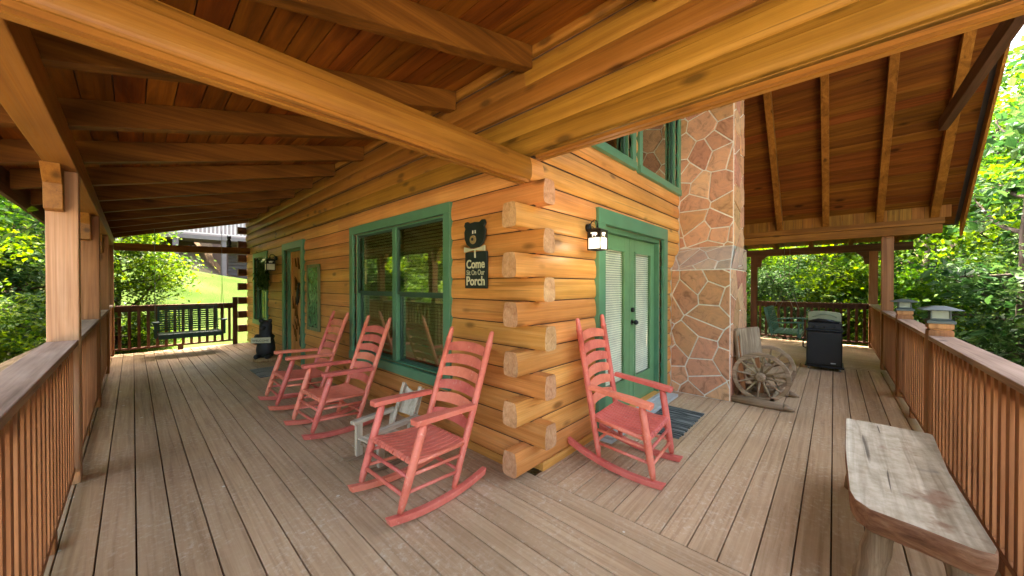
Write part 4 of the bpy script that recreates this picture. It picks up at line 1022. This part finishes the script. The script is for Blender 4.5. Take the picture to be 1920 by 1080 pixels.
# wall lanterns
def emis(name, c, s):
    T = NT(name); T.b.inputs['Base Color'].default_value = c; T.b.inputs['Emission Color'].default_value = c; T.b.inputs['Emission Strength'].default_value = s; T.b.inputs['Roughness'].default_value = .3; return T.m
LIT = emis('lit_glass', (1, .86, .62, 1), .16)
def lantern(label, loc, rz, lit, s=1.0):
    """faces local -Y; origin on the wall at top of scroll"""
    t = thing('wall_lantern', label, 'lantern', loc, rz, 'black wall lanterns'); t.scale = (s, s, s)
    m = MB(); m.tube([(0, 0, -.055), (0, -.022, -.055)], [.045, .036], 18); m.ball((0, -.025, -.055), (.03, .02, .045)); m.build('wall_plate', BLACKM, t)
    pts = [(0, -.03, -.06)] + [(0, -.085 - .06 * cos(a), -.05 + .065 * sin(a)) for a in [k * pi / 10 for k in range(0, 11)][::-1]]
    pts = [(0, -.03, -.06), (0, -.035, -.02), (0, -.055, .01), (0, -.085, .02), (0, -.112, .005), (0, -.12, -.03)]
    m = MB(); m.tube(pts, .006, 8); m.tube([(0, -.12, -.03), (0, -.12, -.075)], [.009, .012], 8); m.tube([(0, -.03, -.06), (0, -.06, -.085), (0, -.07, -.06), (0, -.058, -.045)], .004, 6); m.build('scroll_arm', BLACKM, t)
    c = -.12; r = .072; zt, zb = -.10, -.30
    m = MB(); sq = lambda q, z: [(-q, c - q, z), (q, c - q, z), (q, c + q, z), (-q, c + q, z)]
    vs = sq(r + .01, zt) + sq(r + .01, zt + .006) + sq(.03, zt + .03) + sq(.01, zt + .034); fs = [(i * 4 + k, i * 4 + (k + 1) % 4, i * 4 + 4 + (k + 1) % 4, i * 4 + 4 + k) for i in range(3) for k in range(4)] + [(0, 1, 2, 3), (12, 13, 14, 15)]
    m.add(vs, fs)
    for a, b in ((-1, -1), (1, -1), (1, 1), (-1, 1)): m.bar((a * r, c + b * r, zb), (a * r, c + b * r, zt), .012, .012)
    for a in (-1, 1):
        m.bar((a * r, c - r, zb), (a * r, c + r, zb), .012, .014); m.bar((-r, c + a * r, zb), (r, c + a * r, zb), .012, .014)
        m.bar((a * r, c - r, zt - .005), (a * r, c + r, zt - .005), .012, .014); m.bar((-r, c + a * r, zt - .005), (r, c + a * r, zt - .005), .012, .014)
        m.bar((a * r, c - r, zt - .072), (a * r, c + r, zt - .072), .006, .012); m.bar((-r, c + a * r, zt - .072), (r, c + a * r, zt - .072), .006, .012)
    # little bears cut in the upper band: dark band with small pale animal openings
    m.build('cage', BLACKM, t)
    g = MB(); q = r - .004; g.box((-q, c - q, zb + .008), (q, c + q, zt - .012)); g.build('glass', LIT if lit else WHITEP, t)
    bnd = MB(); q = r - .001
    for (ox, oy, ux, uy) in ((0, -q, 1, 0), (-q, 0, 0, 1), (0, q, 1, 0), (q, 0, 0, 1)):
        # band with an animal shaped gap made from strips
        ww_ = q - .006
        for (u0, u1, z0, z1) in ((-ww_, -.042, -.066, -.012), (.042, ww_, -.066, -.012), (-.042, .042, -.022, -.012), (-.042, -.02, -.066, -.05), (-.008, .012, -.066, -.05), (.024, .042, -.066, -.036), (-.042, -.034, -.05, -.022), (.024, .042, -.036, -.032), (-.034, -.014, -.028, -.022)):
            if ux: bnd.box((u0, c + oy - .001, zt + z0), (u1, c + oy + .001, zt + z1))
            else: bnd.box((ox - .001, c + u0, zt + z0), (ox + .001, c + u1, zt + z1))
    bnd.build('silhouette_band', BLACKM, t)
    return t
LN = lantern('lit black lantern with cream glass beside the green french door', (.775, .0, 1.975), 0, True, .82)
pl = bpy.data.lights.new('lantern_bulb', 'POINT'); pl.energy = .45; pl.color = (1, .82, .55); pl.shadow_soft_size = .05
po = bpy.data.objects.new('lantern_bulb', pl); COL.objects.link(po); po.location = (.775, -.24, 1.79)
lantern('small unlit black lantern to the left of the front door', (.0, 6.62, 2.02), -pi / 2, False)

# figure on the tie beam, mats
m = MB(); m.ball((0, 0, .10), (.05, .05, .10)); m.ball((0, -.005, .22), (.042, .042, .045)); m.ball((-.025, 0, .262), (.012, .012, .018)); m.ball((.025, 0, .262), (.012, .012, .018)); m.tube([(-.03, 0, .0), (-.03, 0, .03)], .02); m.tube([(.03, 0, .0), (.03, 0, .03)], .02)
o = m.build('bird_decoy', BLACK); o.location = (-.40, 9.03, 2.33); tag(o, 'small black decoy figure perched on the low far beam', 'figure')
def rug_mat(name, axis, cols):
    T = NT(name); tc = T.n('TexCoord'); sc = [3.0] * 3; sc['xyz'.index(axis)] = 75
    mp = T.n('Mapping'); mp.inputs['Scale'].default_value = sc; T.l(tc.outputs['Object'], mp.inputs[0]); n1 = T.n('TexNoise', i_Scale=1.0, i_Detail=2.0); T.l(mp.outputs[0], n1.inputs[0])
    T.l(T.ramp(n1.outputs[0], [(.44, cols[0]), (.52, cols[1]), (.60, cols[2])]), T.b.inputs['Base Color']); T.b.inputs['Roughness'].default_value = .9; T.bump(n1.outputs[0], .6, .006); return T.m
def mat_mesh(cx, cy, w_, d_, rz):
    m = MB(); n = 24
    for i in range(n):
        x0 = -w_ / 2 + w_ * i / n; m.box((x0, -d_ / 2 + random.uniform(-.008, .008), 0), (x0 + w_ / n - .004, d_ / 2 + random.uniform(-.008, .008), .012))
    return m
m = mat_mesh(0, 0, .86, .40, 0); o = m.build('door_mat', rug_mat('rag_rug', 'x', [(.03, .035, .03, 1), (.07, .08, .07, 1), (.24, .25, .22, 1)]), bevel=.003); o.location = (1.86, -.37, .001); tag(o, 'black and white striped rag mat in front of the french door', 'mat')
m = MB(); m.box((-.17, -.36, 0), (.17, .36, .012)); m.box((-.15, -.34, .012), (.15, .34, .016)); o = m.build('door_mat', rug_mat('grey_mat', 'y', [(.10, .10, .085, 1), (.26, .25, .21, 1), (.40, .39, .34, 1)]), bevel=.003); o.location = (-.48, 5.2, .001); tag(o, 'grey doormat with dark border on the left porch by the front door', 'mat')

# ------------------------------------------------------------------ neighbour house, slope wall, outside stair rail
nh = thing('neighbour_house', 'grey brown neighbouring cabin with a raised white railed deck above the lawn', 'house', (0, 25, 0))
NB = paint('neighbour_siding', (.13, .10, .09, 1), .8); NW = paint('neighbour_rail', (.5, .42, .38, 1), .7)
m = MB(); z = 1.2
while z < 3.9: m.prism([(0, 0), (.03, .0), (.0, .2), (.1, .2), (.1, 0)][:0] or [(0, 0), (-.03, .04), (-.03, .14), (0, .19), (.1, .19), (.1, 0)], (1.9, 0, z), (0, 1, 0), (0, 0, 1), (6, 0, 0)); z += .2
m.box((1.9, .1, 0), (7.9, 6, 8)); m.build('wall', NB, nh)
m = MB(); m.box((-2.6, -2.2, 3.85), (7.9, 0, 4.05)); m.build('deck', NB, nh)
m = MB(); m.box((-2.6, .05, 4.05), (7.9, .15, 8.5)); m.build('upper_wall', paint('neighbour_upper', (.22, .18, .15, 1), .8), nh)
m = MB(); m.box((-2.6, -2.2, 4.95), (7.9, -2.1, 5.03)); m.box((-2.6, -2.18, 4.14), (7.9, -2.12, 4.2)); m.build('deck_rail', NW, nh)
m = MB(); x = -2.55
while x < 7.9: m.box((x, -2.17, 4.2), (x + .06, -2.12, 4.95)); x += .17
m.build('balusters', NW, nh)['kind'] = 'stuff'
for x in (-2.5, -.6, 1.3, 3.2):
    m = MB(); m.box((x, -2.15, 0), (x + .22, -1.95, 3.85)); m.build('post', NB, nh)
m = MB(); m.tube([(-2.95, -1.5, .12), (-3.0, 3.0, .75), (-3.05, 8.0, 1.0)], .01, 4); 
# handrail of an outside stair seen past the left railing
sr = thing('stair_handrail', 'weathered grey sloping handrail outside the near left railing', 'handrail')
m = MB(); m.bar((-2.93, 2.6, .60), (-2.93, 9.0, .38), .14, .04); m.build('cap_rail', GREYW['y'], sr, bevel=.004)
m = MB(); m.bar((-2.93, 2.6, .50), (-2.93, 9.0, .28), .04, .10); m.build('lower_rail', DARKW['y'], sr)
for k in range(4):
    y = 2.8 + k * 2.0; x = -2.93; m = MB(); m.box((x - .045, y - .045, -1.6), (x + .045, y + .045, .57 - .034 * (y - 2.6))); m.build('post', GREYW['z'], sr)

# ------------------------------------------------------------------ trees
def make_tree(name, seed, H, cr, cz, nleaf, ls, lm, spread=1.0, clump=70):
    rg = random.Random(seed); t = thing(name, '', 'tree')
    tk = MB(); tips = []
    base = Vector((0, 0, -.3)); lean = Vector((rg.uniform(-.06, .06), rg.uniform(-.06, .06), 1))
    pts = [base + lean * (H * .9 * k / 7) + Vector((rg.gauss(0, .03 * H / 8), rg.gauss(0, .03 * H / 8), 0)) * (k > 0) for k in range(8)]
    r0 = H * .016 + .03; tk.tube(pts, [r0 * (1 - k / 8.5) for k in range(8)], 9)
    nb = 22
    for i in range(nb):
        q = rg.uniform(.12 if cz < .5 else .3, 1.0); k = q * 7; a = int(min(6, k)); p = pts[a].lerp(pts[a + 1], min(1, k - a))
        an = rg.uniform(0, 2 * pi); L_ = cr * rg.uniform(.55, 1.0) * (1.1 - abs(q - .5) * .9); d = Vector((cos(an), sin(an), rg.uniform(.05, .7))).normalized()
        bp = [p]
        for s in range(5):
            bp.append(bp[-1] + d * L_ / 5); d = (d + Vector((rg.gauss(0, .2), rg.gauss(0, .2), rg.gauss(0, .12)))).normalized()
            if s > 0:
                tips.append(bp[-1])
                for _ in range(2):
                    e = bp[-1] + Vector((rg.gauss(0, 1), rg.gauss(0, 1), rg.gauss(0, .6))).normalized() * L_ * .3; tips.append(e)
                    if rg.random() < .6: tk.tube([bp[-1], e], [.010, .004], 4, caps=False)
        tk.tube(bp, [r0 * .42 * (1 - q * .5) * (1 - s / 6) + .005 for s in range(6)], 5, caps=False)
    tk.build('trunk', BARK, t)
    cw = MB(); V = []; F_ = []
    per = max(1, nleaf // len(tips))
    for c in tips:
        sz = rg.uniform(.18, .48) * spread; nrm = Vector((rg.gauss(0, .5), rg.gauss(0, .5), 1)).normalized()
        for _ in range(int(per * rg.uniform(.4, 1.6))):
            p = c + Vector((rg.gauss(0, sz), rg.gauss(0, sz), rg.gauss(0, sz * .5)))
            n_ = (nrm + Vector((rg.gauss(0, .55), rg.gauss(0, .55), rg.gauss(0, .35)))).normalized()
            d = n_.cross(Vector((rg.gauss(0, 1), rg.gauss(0, 1), rg.gauss(0, 1)))).normalized(); s = n_.cross(d); L_ = ls * rg.uniform(.6, 1.3); k = len(V)
            V += [p - d * L_ * .5, p + s * L_ * .30 - d * L_ * .08 + n_ * L_ * .06, p + s * L_ * .2 + d * L_ * .25 + n_ * L_ * .05, p + d * L_ * .55 - n_ * L_ * .05, p - s * L_ * .2 + d * L_ * .25 + n_ * L_ * .05, p - s * L_ * .30 - d * L_ * .08 + n_ * L_ * .06]
            F_ += [(k, k + 1, k + 2, k + 3), (k, k + 3, k + 4, k + 5)]
    cw.add(V, F_); cw.build('crown', lm, t, recalc=False)
    return t
PRO = [make_tree('leafy_tree', 11, 9, 3.0, .3, 21000, .135, LEAF, 1.15), make_tree('leafy_tree', 12, 11, 3.4, .3, 23000, .15, LEAF, 1.25),
       make_tree('leafy_tree', 13, 8, 2.8, .3, 19000, .14, LEAFD, 1.1), make_tree('shrub', 14, 3.2, 1.5, .2, 12000, .09, LEAF, .55), make_tree('shrub', 15, 3.6, 1.6, .2, 9000, .10, LEAFD, .6)]
PRO.append(make_tree('maple_tree', 33, 6.5, 2.4, .3, 7000, .13, LIME, .8))
PRO.append(make_tree('young_tree', 21, 6.2, 1.5, .3, 2600, .17, LEAFD, .75))
for p in PRO: p.location = (0, 0, -200)
used = set()
def put(k, x, y, s, label, rz=None, dz=0, sz=None):
    o = PRO[k]
    if k in used: o = copy_tree(PRO[k])
    used.add(k)
    o.location = (x, y, gz(x, y) + dz); o.rotation_euler = (0, 0, rz if rz is not None else random.uniform(0, 6.28)); o.scale = (s, s, sz or s)
    tag(o, label, 'tree' if k in (0, 1, 2, 5, 6) else 'shrub', 'trees around the porch' if k in (0, 1, 2, 5, 6) else 'shrubs around the porch'); return o
SPEC = [
 (6, 8.1, -3.9, 1.0, 'slender young tree with large dark leaves close to the gable eave'),
 (5, 11.9, -1.7, .85, 'airy lime green tree in the middle of the far right bay'),
 (5, 12.6, .9, .85, 'airy lime green tree at the left of the far right bay'),
 (5, 10.9, -5.0, .9, 'airy lime green tree between the tall posts and the lantern posts'),
 (5, -4.3, 9.2, .7, 'airy lime green tree outside the left railing'),
 # right hand side, beyond the right railing
 (2, 5.6, -6.2, .95, 'dark leafed tree overhanging the right railing at the upper right of the view'),
 (0, 8.6, -5.6, .8, 'bright green tree just right of the far grill corner'),
 (1, 10.5, -8.5, .9, 'tall bright tree behind the tall right post'),
 (0, 3.5, -8.0, .8, 'lime green tree behind the nearest lantern post'),
 (2, 7.5, -10.5, 1.0, 'deep green tree in the second row beyond the right railing'),
 (1, 1.5, -9.5, .9, 'broad bright tree past the near right railing'),
 (0, 12.5, -4.6, .85, 'bright tree at the far end of the right railing'),
 (1, 13.2, -1.6, .8, 'yellow green tree framed by the far right bay'),
 (0, 14.5, 1.6, .9, 'leafy tree framed behind the hanging side swing'),
 (2, 16.5, -6.5, 1.1, 'dark tree further back past the far right deck'),
 (1, 18.0, -1.0, 1.1, 'tall tree in the distance straight beyond the far right railing'),
 (0, 20.0, -11, 1.3, 'large far tree down the right slope'),
 (1, 14.0, -13, 1.3, 'large bright tree low on the right slope'),
 (2, 8.0, -16, 1.4, 'big dark tree at the bottom of the right slope'),
 (1, 24, -5, 1.5, 'distant tall tree beyond the far right deck'),
 (2, 22, 4, 1.4, 'distant dark tree behind the far right bay'),
 (1, 28, -14, 1.7, 'very large distant tree on the right hillside'),
 (0, 18, -20, 1.7, 'very large bright tree at the back of the right slope'),
 (2, 30, 2, 1.7, 'very large dark tree on the hillside past the far right bay'),
 (1, 11.6, 3.4, .8, 'bright tree hidden partly by the stone chimney beyond the far deck'),
 (0, 12.2, -7.2, .75, 'bright tree between the grill corner and the slope'),
 # left hand side
 (0, -5.2, 5.0, .75, 'bright tree close outside the left railing'),
 (2, -6.5, 8.5, .9, 'dark tree outside the left railing, behind the bright one'),
 (1, -4.6, 11.5, .8, 'tall bright tree beyond the far left porch corner'),
 (2, -8.5, 4.0, 1.0, 'deep green tree further out on the left side'),
 (0, -7.5, 13.5, 1.1, 'large tree left of the lawn'),
 (1, -11, 9, 1.2, 'tall tree at the far left edge'),
 (2, -5.5, 18, 1.1, 'dark tree at the left edge of the lawn near the neighbour house'),
 (0, -10, 20, 1.4, 'big tree behind the lawn on the left'),
 (1, -6, 27, 1.4, 'tall tree left of the neighbour house'),
 (2, -15, 3, 1.4, 'big dark tree far out on the left'),
 (2, 3, 36, 1.6, 'big dark tree behind the neighbour house'),
 (1, 9, 38, 1.6, 'tall bright tree behind the neighbour house'),
 (0, -3, 38, 1.6, 'large tree above the neighbour deck'),
]
for k, x, y, s, lb in SPEC: put(k, x, y, s, lb)
SH = [
 (3, -2.3, 11.0, 1.05, 'leafy shrub beside the lawn behind the green swing'), (4, -3.4, 10.0, .9, 'dark shrub under the far left railing'),
 (3, -3.9, 7.6, .8, 'bright shrub outside the left railing beyond the second post'), (4, -4.2, 4.2, .8, 'dark shrub outside the left railing near the first post'),
 (3, -1.7, 10.3, .45, 'small shrub low under the far left railing'), (3, 11.2, -2.8, .9, 'bright shrub past the far right corner'),
 (4, 11.0, -.6, .8, 'dark shrub behind the far right railing'), (3, 11.6, 1.2, .9, 'bright shrub behind the side swing'),
 (4, 6.4, -4.4, .9, 'dark shrub outside the right railing by the tall post'), (3, 4.2, -4.8, .9, 'bright shrub outside the right railing by the first lantern post'),
 (3, 2.2, -5.4, 1.0, 'bright shrub outside the nearest right railing'), (4, 9.0, -4.0, .8, 'dark shrub beside the far right railing post'),
 (3, -5.6, 2.2, 1.0, 'bright shrub at the left edge below the handrail'), (4, -3.9, 13.4, 1.0, 'dark shrub left of the lawn')]
for k, x, y, s, lb in SH: put(k, x, y, s, lb)
# wooded hillside far away: one mass
fw = MB(); rg = random.Random(99); V = []; F_ = []
for k in range(26000):
    a = rg.uniform(0, 2 * pi); r = rg.uniform(30, 62); x, y = 2 + r * cos(a), r * sin(a)
    if -12 < x < 14 and 0 < y < 42: continue
    p = Vector((x, y, gz(x, y) + abs(rg.gauss(0, 4.5)))); n_ = Vector((rg.gauss(0, 1), rg.gauss(0, 1), rg.gauss(0, 1) + .6)).normalized(); d = n_.orthogonal().normalized(); s = n_.cross(d); L_ = rg.uniform(.35, .8); q = len(V)
    V += [p - d * L_, p + s * L_ * .6, p + d * L_, p - s * L_ * .6]; F_.append((q, q + 1, q + 2, q + 3))
fw.add(V, F_); tag(fw.build('distant_woods', LEAF, recalc=False), 'hazy green wooded hillside far behind the trees', 'woods', kind='stuff')
